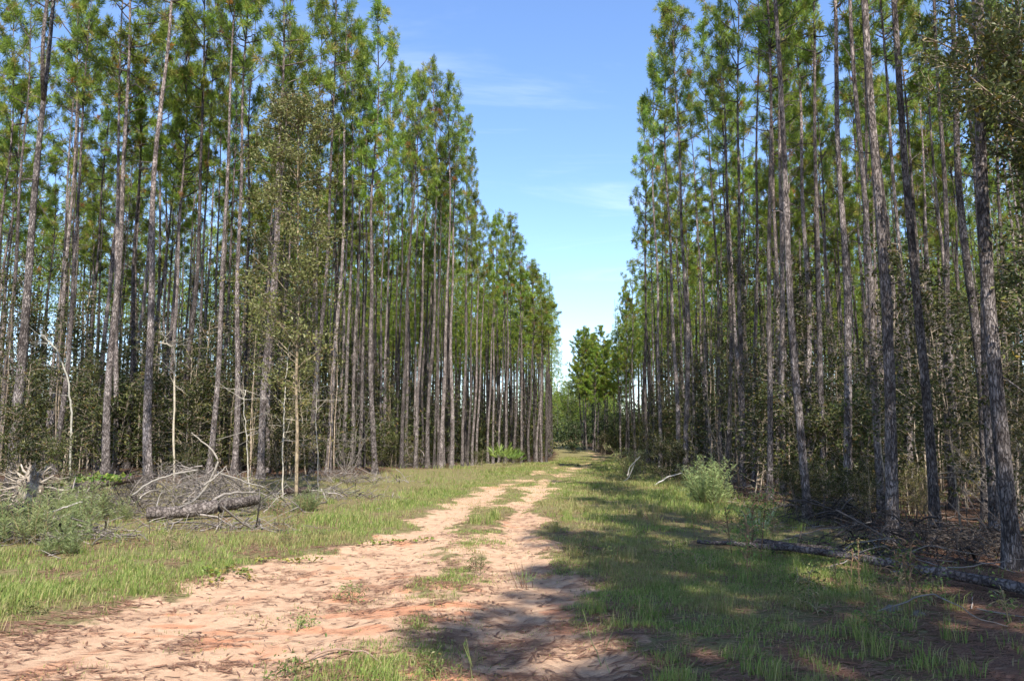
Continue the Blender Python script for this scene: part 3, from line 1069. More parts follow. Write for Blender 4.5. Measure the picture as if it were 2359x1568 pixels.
FEN = dog_fennel(95, 1.35, .75, 1.05)  # foliage colour raised, standing in for sunlight this shaded spot lacks
FEN2 = dog_fennel(20, 1.15, .6, .72)
FEN3 = dog_fennel(24, .75, .6, .6)
put('dog_fennel', 'large feathery pale green dog fennel bush beside the brightly sunlit right pine', 'bush', FEN, ['stems', 'foliage'], xat(1630, 20.5), 20.5, 1.0)
for lbl, px, d, s, m in [('feathery dog fennel in front of the pale pole at far left', 120, 14.6, .8, FEN2), ('feathery dog fennel against the dark vine-covered log', 205, 16.2, .9, FEN2),
                         ('sprawling feathery weed low in the left verge, nearest the camera', 150, 11.6, .7, FEN3), ('feathery bluish weed at the foot of the tall leafy sapling', 700, 18.2, .8, FEN3),
                         ('low feathery weed left of the end of the broken log', 610, 19, .6, FEN3), ('feathery weed clump between the logs at left', 285, 15.5, .5, FEN2),
                         ('feathery weed at the left photo edge below the pale log', 30, 12.5, .9, FEN2)]:
    put('dog_fennel', lbl, 'weed', m, ['stems', 'foliage'], xat(px, d), d, s, 'feathery weeds in the left verge')


def palmetto():
    sm, lm = MB(), MB()
    for k in range(11):
        a = R.random() * 6.28
        el = rad(R.uniform(25, 75))
        d = np.array([math.cos(a) * math.cos(el), math.sin(a) * math.cos(el), math.sin(el)])
        e = d * R.uniform(.5, 1.0)
        tube(sm, wiggle((0, 0, 0), e, 5, .02), np.linspace(.012, .007, 5), 4, (.9, 1., .6), 0, False)
        side = unit(np.cross(d, [0, 0, 1]))
        up = np.cross(side, d)
        for q in np.linspace(-1.25, 1.25, 15):
            bd = unit(d * math.cos(q) + side * math.sin(q) + up * R.normal(.1, .08))
            blades(lm, e[None], bd[None], [.55], [.045], mixcol(1, [(.15, .24, .05), (.22, .3, .07)], None, .15))
    return sm.mesh('palmetto_stalks', M_OAKBARK), lm.mesh('palmetto_fronds', M_GRASS, False)


PALM = palmetto()
put('saw_palmetto', 'bright green fan-leaved palmetto at the foot of the left roadside row', 'palmetto', PALM, ['stalks', 'fronds'], xat(1160, 53), 53, 1.25, 'palmettos at the left row')
put('saw_palmetto', 'smaller palmetto clump just right of the larger one, left row foot', 'palmetto', PALM, ['stalks', 'fronds'], xat(1186, 56), 56, .9, 'palmettos at the left row')

# spiky grass clump, small saplings and weeds
lm = MB()
n = 60
a = R.random(n) * 6.28
blades(lm, np.stack([.06 * np.cos(a), .06 * np.sin(a), np.full(n, -.02)], 1), unit(np.stack([np.cos(a) * .5, np.sin(a) * .5, .7 + .5 * R.random(n)], 1)), .3 + .3 * R.random(n), np.full(n, .022),
       mixcol(n, [(.3, .36, .2), (.36, .42, .28), (.2, .28, .1)], None, .1))
o = link('grass_clump', lm.mesh('grass_clump', M_GRASS, False))
o.location = (xat(1748, 14.2), 14.2, gz(xat(1748, 14.2), 14.2))
tag(o, 'spiky pale bladed grass clump on the right verge in front of the curving dark pine', 'plant')
GREEN = [(.10, .16, .035), (.14, .2, .045), (.08, .12, .03), (.2, .18, .06)]
WEED = [broadleaf(.75, .35, 3, 24, 14, .036, .25, GREEN, None, .006, (.8, .6, .45)), broadleaf(.5, .3, 4, 24, 14, .034, .15, GREEN, None, .004, (.7, .7, .5)), broadleaf(.3, .22, 5, 22, 12, .036, .05, GREEN, None, .003, (.6, .7, .4))]
for lbl, px, d, s, k, nm in [
    ('small bright green sapling right behind the spiky grass clump', 1738, 15.2, 1.2, 0, 'sapling'),
    ('straggly leafy sapling standing in front of the fallen pole at right', 1690, 11.0, 1.3, 0, 'sapling'),
    ('straggly thin sapling with yellowing leaves in the shaded right verge', 1745, 9.6, 1.15, 0, 'sapling'),
    ('low weed in the shaded grass left of the straggly sapling', 1560, 10.2, 1.0, 1, 'weed'),
    ('low leafy weed at the left edge of the shaded verge', 1365, 11.0, .9, 1, 'weed'),
    ('small bright weed on the sand at the bottom, left of the middle', 660, 5.9, .85, 2, 'weed'),
    ('weed patch on the sand beside the red clay streak', 800, 8.3, .7, 1, 'weed'),
    ('tiny weed on the sand left below the weed patch', 672, 7.3, .7, 2, 'weed'),
    ('weed at the bottom between the two sandy tracks', 1010, 5.9, .75, 2, 'weed'),
    ('bushy weed on the grassy middle strip of the road', 1085, 9.8, .7, 1, 'weed'),
    ('leafy weed on the shaded bottom right verge', 1990, 6.4, .9, 1, 'weed'),
    ('leafy shoot beside the lower end of the fallen pole', 2310, 7.3, .9, 1, 'weed'),
    ('low weed by the pale rotten wood pieces at right', 1880, 7.9, 1., 1, 'weed'),
    ('low weed on the left verge edge above the road vines', 395, 12.3, .9, 1, 'weed'),
    ('small weed in the left bottom corner grass', 90, 7.6, .8, 2, 'weed')]:
    put('weed_plant' if nm == 'weed' else 'small_sapling', lbl, nm, WEED[k], ['stems', 'foliage'], xat(px, d), d, s)

for i in range(26):
    if i < 12:
        y = R.uniform(6.5, 15)
        x = R.uniform(1.5, 4.2) + .08 * y
        put('weed_plant', 'low dark leafy weed among the shaded grass of the right verge', 'weed', WEED[i % 3], ['stems', 'foliage'], x, y, R.uniform(.6, 1.1), 'weeds in the shaded right verge')
    else:
        y = R.uniform(12.5, 19)
        x = xat(R.uniform(10, 300) if i % 2 else R.uniform(610, 760), y)
        put('weed_plant', 'low green weed in the twiggy clearing before the left stand', 'weed', [WEED[0], FEN3, WEED[1], FEN2][i % 4], ['stems', 'foliage'], x, y, R.uniform(.5, .9), 'weeds in the left clearing')
for i in range(13):
    y = R.uniform(11.5, 18)
    x = np.interp(y, EDGE_RY, EDGE_RX) + R.uniform(-.4, 3.2)
    put('low_shrub', 'low leafy shrub in deep shade between the near right pines', 'shrub', SHR[[2, 3][i % 2]], ['stems', 'foliage'], x, y, R.uniform(.3, .5), 'low shrubs between the near right pines')

# slender bare and half-bare saplings at left
for lbl, pts_, r0, col in [
    ('cream slender sapling with a bent broken top, in front of the pale pine', [(402, 1090, 24), (401, 950, 24), (404, 830, 24), (400, 800, 24), (388, 793, 24), (366, 790, 24)], .034, (.46, .4, .3)),
    ('very thin upright dead sapling beside the tall leafy sapling', [(652, 1130, 21.5), (654, 1000, 21.5), (657, 880, 21.5), (668, 790, 21.5)], .022, (.48, .43, .34)),
    ('crooked dead sapling with side twigs left of the mottled pine', [(577, 1112, 23), (570, 1020, 23), (560, 930, 23), (566, 900, 23)], .02, (.45, .41, .34)),
    ('bent dead sapling arching left at the far left stand edge', [(168, 1010, 25), (166, 950, 25), (158, 880, 25), (135, 810, 25), (95, 770, 25)], .035, (.36, .34, .28)),
    ('thin pale dead sapling leaning in front of the slim pines right of the leafy sapling', [(735, 1115, 25), (728, 960, 25), (732, 840, 25)], .02, (.42, .37, .3))]:
    mb = MB()
    p = np.array([at(*q) for q in pts_])
    p[0, 2] = gz(p[0, 0], p[0, 1]) - .1
    s0, s1 = np.linspace(0, 1, len(p)), np.linspace(0, 1, 24)
    pp = np.stack([np.interp(s1, s0, p[:, k]) for k in range(3)], 1)
    pp[1:-1] = (pp[:-2] + pp[1:-1] * 2 + pp[2:]) / 4
    pp += R.normal(0, .012, pp.shape)
    bs = pp[0] + [0, 0, .1]
    tube(mb, pp - bs, np.linspace(r0, r0 * .5, 24), 8, col, .06)
    tw = MB()
    for k in range(16):
        q = pp[R.integers(7, 24)] - bs
        e = q + unit(R.normal(0, 1, 3) * [1, 1, .5] + [0, 0, .3]) * (.25 + .7 * R.random())
        tp = wiggle(q, e, 6, .04)
        tube(tw, tp, np.linspace(.009, .003, 6), 4, col, 0, False)
        for j in range(2):
            e2 = tp[3 + j] + R.normal(0, .16, 3)
            tube(tw, np.stack([tp[3 + j], (tp[3 + j] + e2) / 2, e2]), np.array([.004, .003, .002]), 3, col, 0, False)
    t = thing('bare_sapling', lbl, 'sapling', bs)
    link('stem', mb.mesh('bare_stem', M_WOOD), t)
    link('twigs', tw.mesh('bare_twigs', M_WOOD), t)


# ------------------------------------------------------------------ logs and brush
def log(lbl, pts_, r0, r1, mat, col, name='fallen_log', n=26, k=12, drop=None, wig=.02, cat='log'):
    p = np.array(pts_, float)
    s0, s1 = np.linspace(0, 1, len(p)), np.linspace(0, 1, n)
    pp = np.stack([np.interp(s1, s0, p[:, q]) for q in range(3)], 1)
    for _ in range(2):
        pp[1:-1] = (pp[:-2] + pp[1:-1] * 2 + pp[2:]) / 4
    w = np.cumsum(R.normal(0, wig, (n, 3)), 0)
    pp += (w - np.linspace(0, 1, n)[:, None] * w[-1]) * .35
    c = pp[n // 2].copy()
    mb = MB()
    rr = np.linspace(r0, r1, n) * (1 + .12 * (fbm(s1 * 9, s1 * 3, 1, 3, R.integers(99)) - .5))
    tube(mb, pp - c, rr, k, col, .08)
    o = link(name, mb.mesh(name, mat))
    o.location = [float(a) for a in c]
    return tag(o, lbl, cat)


def G(x, y, h):
    return (x, y, gz(x, y) + h)


log('long thin fallen pine pole lying slantwise across the shaded right verge', [G(2.85, 12.3, .07), G(3.59, 11.4, .1), G(4.38, 10.25, .12), G(5.3, 8.3, .12), G(5.9, 7.0, .1)], .03, .072, M_LOG, (.62, .6, .62), 'fallen_pole', 40)
log('short dark stick log propped behind the fallen pole', [G(3.55, 11.8, .12), G(4.1, 11.2, .14), G(4.9, 11.0, .06)], .06, .04, M_LOG, (.7, .65, .65))
log('broken grey-barked log in the left clearing, longest and in full sun', [at(335, 1182, 15.6), at(430, 1173, 16), at(500, 1166, 16.3)], .12, .135, M_LOG, (1.2, 1.17, 1.15))
log('shorter grey-barked log just right of the longest broken log', [at(508, 1165, 16.5), at(550, 1158, 16.8), at(592, 1151, 17.2)], .13, .10, M_LOG, (1.2, 1.17, 1.15))
log('dark log under the bright green vine in the left brush', [at(150, 1132, 19), at(230, 1114, 19.5), at(306, 1102, 20)], .13, .10, M_LOG, (.6, .55, .52))
log('pale stripped log end at the left photo edge, behind the weeds', [at(-40, 1222, 13.5), at(30, 1212, 14), at(75, 1208, 14.4)], .06, .075, M_WOOD, (.42, .4, .37))
log('dark log behind the pale stripped one at far left', [at(-30, 1182, 15.5), at(40, 1174, 16), at(95, 1160, 16.4)], .11, .09, M_LOG, (.7, .66, .64))
log('dark cut log lying right of the tall leafy sapling base', [at(655, 1131, 22), at(685, 1129, 22), at(716, 1128, 22)], .08, .09, M_LOG, (.7, .6, .55))
log('straight pale thin pole slanting up over the weeds at far left', [at(18, 1210, 13.6), at(100, 1184, 14), at(190, 1156, 14.4)], .022, .014, M_WOOD, (.33, .3, .26), 'fallen_pole')
log('curved pale branch lying over the longest broken log', [at(486, 1156, 17), at(510, 1138, 17.2), at(545, 1131, 17.5), at(590, 1134, 17.8)], .034, .02, M_WOOD, (.25, .22, .19), 'fallen_branch', cat='branch')
log('pale crooked branch standing out of the brush, bent like an elbow', [at(455, 1150, 18.5), at(482, 1105, 18.5), at(501, 1060, 18.5), at(488, 1032, 18.5), at(462, 1012, 18.5), at(441, 996, 18.5)], .034, .010, M_WOOD, (.3, .265, .22), 'dead_branch', cat='branch')
log('second pale branch leaning against the elbow-bent one', [at(470, 1118, 18.3), at(500, 1095, 18.4), at(522, 1072, 18.5)], .026, .012, M_WOOD, (.28, .25, .21), 'dead_branch', cat='branch')
log('long arching thin stick over the brush heap', [at(304, 1140, 17.5), at(350, 1108, 17.6), at(400, 1092, 17.8), at(455, 1082, 18)], .022, .016, M_WOOD, (.31, .28, .24), 'dead_branch', cat='branch')
log('thin stick arching right from the brush heap toward the sapling', [at(500, 1088, 18.8), at(560, 1105, 19), at(610, 1122, 19.2)], .018, .01, M_WOOD, (.31, .28, .24), 'dead_branch', cat='branch')
log('fallen grey branch leaning over the grass by the right pines', [at(1412, 1122, 31), at(1448, 1100, 31), at(1466, 1055, 31)], .035, .015, M_WOOD, (.33, .31, .26), 'dead_branch', cat='branch')
log('short pale forked stick in the grass at the right verge', [at(1445, 1096, 30), at(1450, 1075, 30), at(1475, 1050, 30)], .03, .014, M_WOOD, (.33, .31, .26), 'dead_branch', cat='branch')
log('pale broken branch slanting to the foot of the sunlit right pine', [at(1505, 1118, 28), at(1540, 1098, 28), at(1572, 1088, 28)], .028, .016, M_WOOD, (.42, .4, .36), 'dead_branch', cat='branch')
log('thin twig lying curved on the sand near the bottom', [G(-1.55, 6.05, .015), G(-1.35, 6.25, .03), G(-1.1, 6.2, .03), G(-.95, 5.95, .015)], .009, .006, M_WOOD, (.3, .2, .15), 'fallen_twig', cat='twig', wig=.01)
for lbl, px, py, d, s in [('larger pale rotten wood chunk on the shaded right litter', 2062, 1415, 7.7, .13), ('narrow pale rotten wood chunk right of the larger one', 2115, 1424, 7.5, .10)]:
    p = at(px, py, d)
    mb = MB()
    n = 9
    q = np.stack([np.linspace(-1, 1, n) * s, R.normal(0, .01, n), np.full(n, .03)], 1)
    tube(mb, q, s * .42 * np.array([.2, .6, .9, 1, .8, .95, .7, .5, .15]), 9, (.19, .165, .14), .5)
    o = link('wood_chunk', mb.mesh('wood_chunk', M_WOOD))
    o.location = (p[0], p[1], gz(p[0], p[1]) - .03)
    o.rotation_euler = (0, 0, R.uniform(-.8, .8))
    tag(o, lbl, 'wood chunk')
for k, (px, d, ln, lbl) in enumerate([(2010, 10.4, 1.4, 'crossing dead stick under the dark straight right pine'), (2120, 10.6, 1.8, 'long thin dead stick right of the dark straight right pine'), (1960, 11.2, 1.1, 'short dead stick left of the dark straight right pine'),
                                      (2230, 9.4, 1.6, 'dead stick on the needle litter above the fallen pole'), (2150, 7.2, .9, 'lit stick on the bare litter at the bottom right'), (1905, 12.4, 1.5, 'leaning dead stick between the curving and straight right pines')]):
    x = xat(px, d)
    log(lbl, [G(x - ln * .5, d + R.uniform(-.3, .3), .02), G(x, d, .2 + .1 * R.random()), G(x + ln * .5, d + R.uniform(-.4, .4), .45 * R.random())], .009, .004, M_WOOD, (.2, .18, .16), 'dead_branch', 14, 6, cat='branch', wig=.05)


def brush(n, lx, ly, h, col, rmin=.004, rmax=.016):
    mb = MB()
    for k in range(n):
        c = np.array([R.normal(0, lx * .45), R.normal(0, ly * .45), 0])
        c[2] = h * max(.05, 1 - (c[0] / lx) ** 2 - (c[1] / ly) ** 2) * R.random()
        d = unit(R.normal(0, 1, 3) * [1, 1, .6])
        l = R.uniform(.2, .8) + (R.random() < .15) * R.uniform(.3, .9)
        p = wiggle(c - d * l * .5, c + d * l * .5, 6, .045, .05)
        p[:, 2] = np.maximum(p[:, 2], .01)
        r = R.uniform(rmin * 2, rmax * 1.5) if R.random() < .16 else R.uniform(rmin, rmin * 2)
        tube(mb, p, np.linspace(r, r * .4, 6), 4, np.array(col) * R.uniform(.25, 1.5), 0, False)
    return mb


for lbl, px, d, n, lx, ly, h in [
    ('tangled grey brush heap behind the longest broken log, tallest of the heaps', 400, 20.4, 560, 1.9, 1.1, 1.0),
    ('tangled grey brush heap around the elbow-bent pale branch', 490, 19.6, 420, 1.3, .8, .8),
    ('dark tangled brush heap around the rootball at far left', 60, 17.6, 560, 1.6, .8, .7),
    ('low brush heap between the dark vine log and the weeds', 240, 17.3, 400, 1.7, .8, .4),
    ('low twiggy brush left of the front three roadside pines', 905, 42, 420, 2.3, 1.2, 1.5),
    ('low brush scatter right of the tall leafy sapling', 790, 28, 380, 2.4, 1.0, .45),
    ('brush scatter along the front of the two grey-barked logs', 520, 14.6, 150, 1.6, .4, .1),
    ('twig tangle in the shade under the dark straight right pine', 2060, 11.8, 420, 1.5, .8, .5),
    ('dark twig tangle at the foot of the thick pine near the right edge', 2290, 11.0, 330, 1.1, .9, .45),
    ('twig tangle at the foot of the curving dark right pine', 1905, 15.6, 300, 1.3, .7, .45),
    ('low twig scatter in the clearing below the straight pale thin pole', 150, 13.0, 260, 1.3, .7, .22),
    ('low twig scatter left of the feathery weed by the leafy sapling', 600, 18.5, 300, 1.6, 1.0, .3),
    ('low twig scatter right below the leafy sapling, at the grass edge', 760, 22, 260, 1.8, 1.0, .25),
    ('brush scatter between the rootball and the vine-covered log', 150, 17.2, 420, 1.3, .7, .45),
    ('low grey brush scatter behind the vine-covered log, under the straight dark pine', 250, 21.5, 520, 2.2, 1.1, .7),
    ('low grey brush scatter at the feet of the pinkish leaning pine', 500, 23.5, 520, 2.2, 1.1, .6),
    ('brush scatter in the corner below the dark log at far left', 10, 13.2, 350, 1.3, .8, .4)]:
    x = xat(px, d)
    shade_tinted = px > 1800 or 'dark' in lbl
    o = link("brush_pile", brush(int(n * .72), lx, ly, h * 1.1, (.22, .19, .165) if not shade_tinted else (.085, .07, .06)).mesh('brush_pile', M_WOOD))  # darker twig colour on these piles puts their shade into the tint
    o.location = (x, d, gz(x, d))
    tag(o, lbl, 'brush pile', 'brush piles')

for i in range(30):
    d = R.uniform(15.5, 24)
    x = xat(R.uniform(-30, 700), d)
    a = R.random() * 6.28
    l = R.uniform(.5, 1.5)
    u = R.uniform(.05, .8)
    p0, p2 = np.array(G(x, d, R.uniform(.02, .3))), np.array(G(x + math.cos(a) * l, d + math.sin(a) * l, u))
    log('pale loose dead branch in the twiggy debris before the left stand', [p0, (p0 + p2) / 2 + R.normal(0, .12, 3) + [0, 0, .15], p2], R.uniform(.007, .018), .003, M_WOOD, tuple(np.array((.28, .25, .215)) * R.uniform(.5, 1.15)), 'dead_branch', 12, 6, cat='branch', wig=.06)['group'] = 'loose dead branches in the left clearing'

# uprooted root ball at the far left
mb, rt = MB(), MB()
n1, n2 = 18, 14
u, v = np.meshgrid(np.linspace(0, 2 * math.pi, n1, endpoint=False), np.linspace(.05, math.pi - .05, n2))
rr = .34 * (1 + .5 * (fbm(u * 2 + np.sin(v) * 3, v * 3, 1.3, 3, 77) - .5) * 2)
vv = np.stack([rr * np.sin(v) * np.cos(u) * .8, rr * np.sin(v) * np.sin(u) * .8, rr * np.cos(v) * 1.5 + .45], -1).reshape(-1, 3)
ii = np.arange(n2 - 1)[:, None] * n1
jj = np.arange(n1)[None]
p, q = ii + jj, ii + (jj + 1) % n1
ff = np.concatenate([np.stack([p, q + n1, q], -1).reshape(-1, 3), np.stack([p, p + n1, q + n1], -1).reshape(-1, 3)])
mb.add(vv, ff, mixcol(len(vv), [(.24, .2, .15), (.15, .11, .085), (.33, .28, .22)], None, .1))
for k in range(150):
    d = unit(R.normal(0, 1, 3) + [0, 0, .25])
    c = np.array([0, 0, .5]) + d * [.24, .24, .42]
    l = R.uniform(.1, .45)
    pts = wiggle(c, c + d * l + [0, 0, -.35 * l], 6, .07)
    r = R.uniform(.005, .022)
    tube(rt, pts, np.linspace(r, r * .3, 6), 5, np.array((.33, .28, .22)) * R.uniform(.5, 1.3), .1, False)
for e in [(.45, -.1, .85), (-.2, 0, 1.05), (.75, 0, .6)]:
    tube(rt, wiggle((0, 0, .6), e, 8, .05), np.linspace(.05, .012, 8), 7, (.36, .31, .25), .15)
d_ = 16.6
x_ = xat(72, d_)
t = thing('root_ball', 'upturned splintered root ball with pale wood at the far left', 'root ball', (x_, d_, gz(x_, d_)))
t.scale = (1.05, 1.05, 1.0)
link('stump', mb.mesh('stump_core', M_WOOD), t)
link('roots', rt.mesh('torn_roots', M_WOOD), t)


# vines
def vine(lbl, pts_, nl, ls, spread, cols, up=1.2):
    p = np.array(pts_, float)
    s1 = np.linspace(0, 1, 24)
    pp = np.stack([np.interp(s1, np.linspace(0, 1, len(p)), p[:, q]) for q in range(3)], 1) + R.normal(0, .012, (24, 3)) * [1, 1, .3]
    c = pp[0].copy()
    sm, lm = MB(), MB()
    tube(sm, pp - c, np.full(24, .005), 5, (.7, .6, .4), 0, False)
    u = R.random(nl)
    q = np.stack([np.interp(u, s1, pp[:, k]) for k in range(3)], 1) - c + R.normal(0, spread, (nl, 3)) * [1, 1, .25] + [0, 0, .03]
    leaves(lm, q, ls, mixcol(nl, cols, None, .15), up, .8)
    t = thing('ground_vine', lbl, 'vine', c)
    link('stem', sm.mesh('vine_stem', M_OAKBARK), t)
    link('foliage', lm.mesh('vine_leaves', M_LEAF, False), t)


VC = [(.12, .16, .03), (.16, .2, .035), (.22, .18, .04)]
vine('straight leafy vine runner across the sand beside the red clay', [G(-3.5, 11.0, .02), G(-3.0, 10.95, .02), G(-2.6, 10.9, .02)], 60, .05, .025, VC)
vine('longer leafy vine runner crossing the sandy track, farther up the road', [G(-2.4, 12.4, .02), G(-1.9, 12.7, .02), G(-1.3, 12.9, .02)], 90, .05, .03, VC)
vine('short leafy vine at the edge of the sand, left of the straight runner', [G(-3.95, 10.3, .04), G(-3.6, 9.8, .04), G(-3.35, 9.25, .03)], 60, .05, .05, VC)
vine('short leafy vine trailing onto the sand right beside the first short one', [G(-3.65, 10.3, .06), G(-3.35, 9.95, .04), G(-3.1, 9.6, .03)], 60, .05, .05, VC)
vine('bright green broad-leaved vine sprawling over the dark log in the left brush', [at(160, 1110, 18.6), at(230, 1100, 18.8), at(290, 1106, 18.8)], 130, .11, .17, [(.09, .17, .025), (.14, .23, .035), (.2, .22, .045)], .6)
# fallen leafy top on the right verge
sm_, lm_ = broadleaf(1.6, 1.2, 5, 70, 26, .075, .1, [(.16, .17, .06), (.24, .22, .1), (.11, .13, .04)], None, .02, (1.1, 1.0, .8), .9)
put('fallen_treetop', 'fallen leafy treetop with pale sticks on the shaded right verge', 'treetop', (sm_, lm_), ['branches', 'foliage'], xat(1470, 32), 32, 1.0)

# ------------------------------------------------------------------ grass and litter (nobody could count these)
def scatter(n, rmin, rmax, pw, fov=37):
    a = np.radians(R.uniform(-fov, fov, n))
    r = rmin * (rmax / rmin) ** (R.random(n) ** pw)
    return r * np.sin(a), r * np.cos(a)


def grass_mesh(x, y, h, w, col):
    n = len(x)
    z = ground(x, y)
    b = np.stack([x, y, z - .01], 1)
    a = R.random(n) * 6.28
    ln = np.stack([np.cos(a), np.sin(a), np.zeros(n)], 1)
    la = (.12 + .55 * R.random(n))[:, None]
    hh = h[:, None]
    sd = np.stack([-np.sin(a + .7), np.cos(a + .7), np.zeros(n)], 1) * (w * .5)[:, None]
    up = np.array([0, 0, 1.])
    m = b + up * hh * .6 + ln * hh * la * .3
    tip = b + up * hh * (1 - .3 * la) + ln * hh * la
    v = np.stack([b - sd, b + sd, m + sd * .7, m - sd * .7, tip], 1).reshape(-1, 3)
    i = np.arange(n)[:, None] * 5
    f = np.concatenate([i + np.array([[0, 1, 2]]), i + np.array([[0, 2, 3]]), i + np.array([[3, 2, 4]])])
    return v, f, np.repeat(col, 5, 0)


def build_grass():
    n = 900000
    x, y = scatter(n, 4.6, 105, 1.0)
    sand = road_masks(x, y)
    forest = forest_mask(x, y)
    patch = fbm(x, y, .8, 4, 51)
    fine = fbm(x, y, 3.2, 3, 61)
    l1, r0 = np.interp(y, TY, TL1), np.interp(y, TY, TR0)
    clear_l = sst(-4.5, -6.5, x - .12 * y + .2) * sst(10, 13, y)    # thin grass in the littered clearing
    mid = sst(-.3, .1, x - l1) * sst(.3, -.1, x - r0)
    dens = (1 - sand) ** 1.3 * sst(.36, .62, patch * .6 + fine * .4) * (1 + .3 * mid * (y < 40)) * (1 - .88 * forest) * (1 - .82 * clear_l)
    vr = sst(1.2, 2.4, x) * sst(19, 14, y)
    dens *= 1 - .75 * vr * sst(.62, .40, patch)
    dens += (.10 + .5 * sst(10, 26, y)) * sst(.5, .64, fine * .6 + patch * .4) * sand
    dens = np.maximum(dens, .8 * (1 - sand) * (1 - forest) * (y > 22) * (1 - clear_l))
    keep = R.random(n) < dens * np.clip(1.0 - .25 * (y < 7), 0, 1)
    x, y, sand, patch, forest = x[keep], y[keep], sand[keep], patch[keep], forest[keep]
    n = len(x)
    tall = sst(.45, .7, fbm(x, y, .45, 3, 71))
    rd = np.interp(y, TY, TR1)
    edge = np.clip(np.maximum(np.interp(y, TY, TL0) - x, x - rd) / 2.5, 0, 1)
    h = (.05 + .06 * R.random(n) + (.05 + .17 * tall) * edge * (.4 + .6 * R.random(n))) * (1 + .5 * sst(20, 50, y))
    h *= .78 + .3 * sst(-1, -3, x)
    h *= (1 - .3 * sst(1.2, 2.4, x) * sst(19, 14, y)) * (1 - .55 * sand) * (1 - .3 * sst(-4.5, -6.5, x - .12 * y + .2))
    w = .0045 + .00032 * y
    # bunches of taller blades with bent tips
    qx, qy = scatter(2600, 5.2, 60, .9)
    ok = (road_masks(qx, qy) < .35) & (forest_mask(qx, qy) < .5) & ~((qx - .12 * qy < -5.4) & (qy > 10.5) & (R.random(len(qx)) < .85)) & (R.random(len(qx)) < .45)
    qx, qy = qx[ok], qy[ok]
    m = 46
    bx = np.repeat(qx, m) + R.normal(0, .055, len(qx) * m)
    by = np.repeat(qy, m) + R.normal(0, .055, len(qx) * m)
    bh = np.repeat(.09 + .19 * R.random(len(qx)) ** 1.6, m) * (.5 + .6 * R.random(len(qx) * m))
    x, y, h, w = np.concatenate([x, bx]), np.concatenate([y, by]), np.concatenate([h, bh]), np.concatenate([w, .004 + .0003 * by])
    n = len(x)
    g = fbm(x, y, .6, 4, 81)
    c1 = mixcol(n, [(.16, .22, .045), (.2, .25, .06), (.12, .18, .036), (.28, .27, .09), (.36, .31, .14)], [.27, .28, .17, .17, .11], .2)
    c2 = mixcol(n, [(.19, .21, .06), (.26, .24, .09), (.33, .26, .13), (.25, .16, .08)], [.4, .3, .2, .1], .2)
    k = sst(.46, .66, g)[:, None]
    v, f, c = grass_mesh(x, y, h, w, (c1 * (1 - k) + c2 * k) * 1.15)
    return raw_mesh('grass', v, f, c, M_GRASS, True)


o = link('grass', build_grass())
tag(o, 'mixed green and straw grass along and between the tracks', 'grass', None, 'stuff')
# a few tall grass stalks standing out of the sand
for lbl, px, d, hh in [('tall lone pale grass stalk at the bottom of the road', 1090, 5.7, .42), ('tall lone grass stalk in the shaded middle of the road', 1390, 6.0, .45), ('dry reddish weed stalks on the grassy middle strip', 1215, 9.0, .3)]:
    mb = MB()
    for q in range(1 if 'lone' in lbl else 7):
        x0 = R.normal(0, .05) if q else 0
        tube(mb, wiggle((x0, R.normal(0, .04), -.02), (x0 - .1 + R.normal(0, .06), 0, hh * R.uniform(.7, 1)), 8, .012), np.linspace(.004, .0015, 8), 4, (.3, .33, .14) if 'lone' in lbl else (.2, .1, .06), 0, False)
        blades(mb, np.array([[x0, 0, hh * .2]] * 3), unit(R.normal(0, .5, (3, 3)) + [0, 0, 1]), np.full(3, hh * .5), np.full(3, .008), np.array([(.2, .26, .08)] * 3))
    o = link('grass_stalk', mb.mesh('grass_stalk', M_GRASS))
    x0 = xat(px, d, 0)
    o.location = (x0, d, gz(x0, d))
    tag(o, lbl, 'grass stalk')


def build_litter():
    n = 620000
    x, y = scatter(n, 4.4, 48, 1.0, 38)
    cl = fbm(x, y, 1.6, 4, 91) * .55 + fbm(x * .5, y * 1.6, 2.2, 3, 92) * .45
    f = forest_mask(x, y)
    d = np.clip(sst(.44, .66, cl) * .5 + .08 + .8 * f, 0, 1)
    sd_ = road_masks(x, y)
    keep = R.random(n) < d * np.where(y > 20, .7, 1) * (1 - .62 * sd_)
    x, y, f = x[keep], y[keep], f[keep]
    n = len(x)
    a = R.normal(.15, .75, n)
    L = .035 + .075 * R.random(n)
    cx, cy = np.cos(a), np.sin(a)
    z0 = ground(x - cx * L, y - cy * L) + .004 + .012 * R.random(n)
    z1 = ground(x + cx * L, y + cy * L) + .004 + .012 * R.random(n)
    w = .0005 + .00014 * y
    p0 = np.stack([x - cx * L, y - cy * L, z0], 1)
    p1 = np.stack([x + cx * L, y + cy * L, z1], 1)
    m = (p0 + p1) / 2 + np.stack([-cy, cx, np.zeros(n)], 1) * R.normal(0, .012, (n, 1))
    s = np.stack([-cy, cx, np.zeros(n)], 1) * w[:, None]
    v = np.stack([p0, m + s, p1, m - s], 1).reshape(-1, 3)
    i = np.arange(n)[:, None] * 4
    ff = np.concatenate([i + np.array([[0, 2, 1]]), i + np.array([[0, 3, 2]])])
    c = mixcol(n, [(.37, .2, .125), (.32, .17, .11), (.42, .26, .17), (.24, .14, .1)], None, .2)
    return raw_mesh('pine_straw', v, ff, np.repeat(c, 4, 0), M_LITTER, False)


tag(link('pine_straw', build_litter()), 'fallen rust-brown pine needles strewn over sand and forest floor', 'pine straw', None, 'stuff')
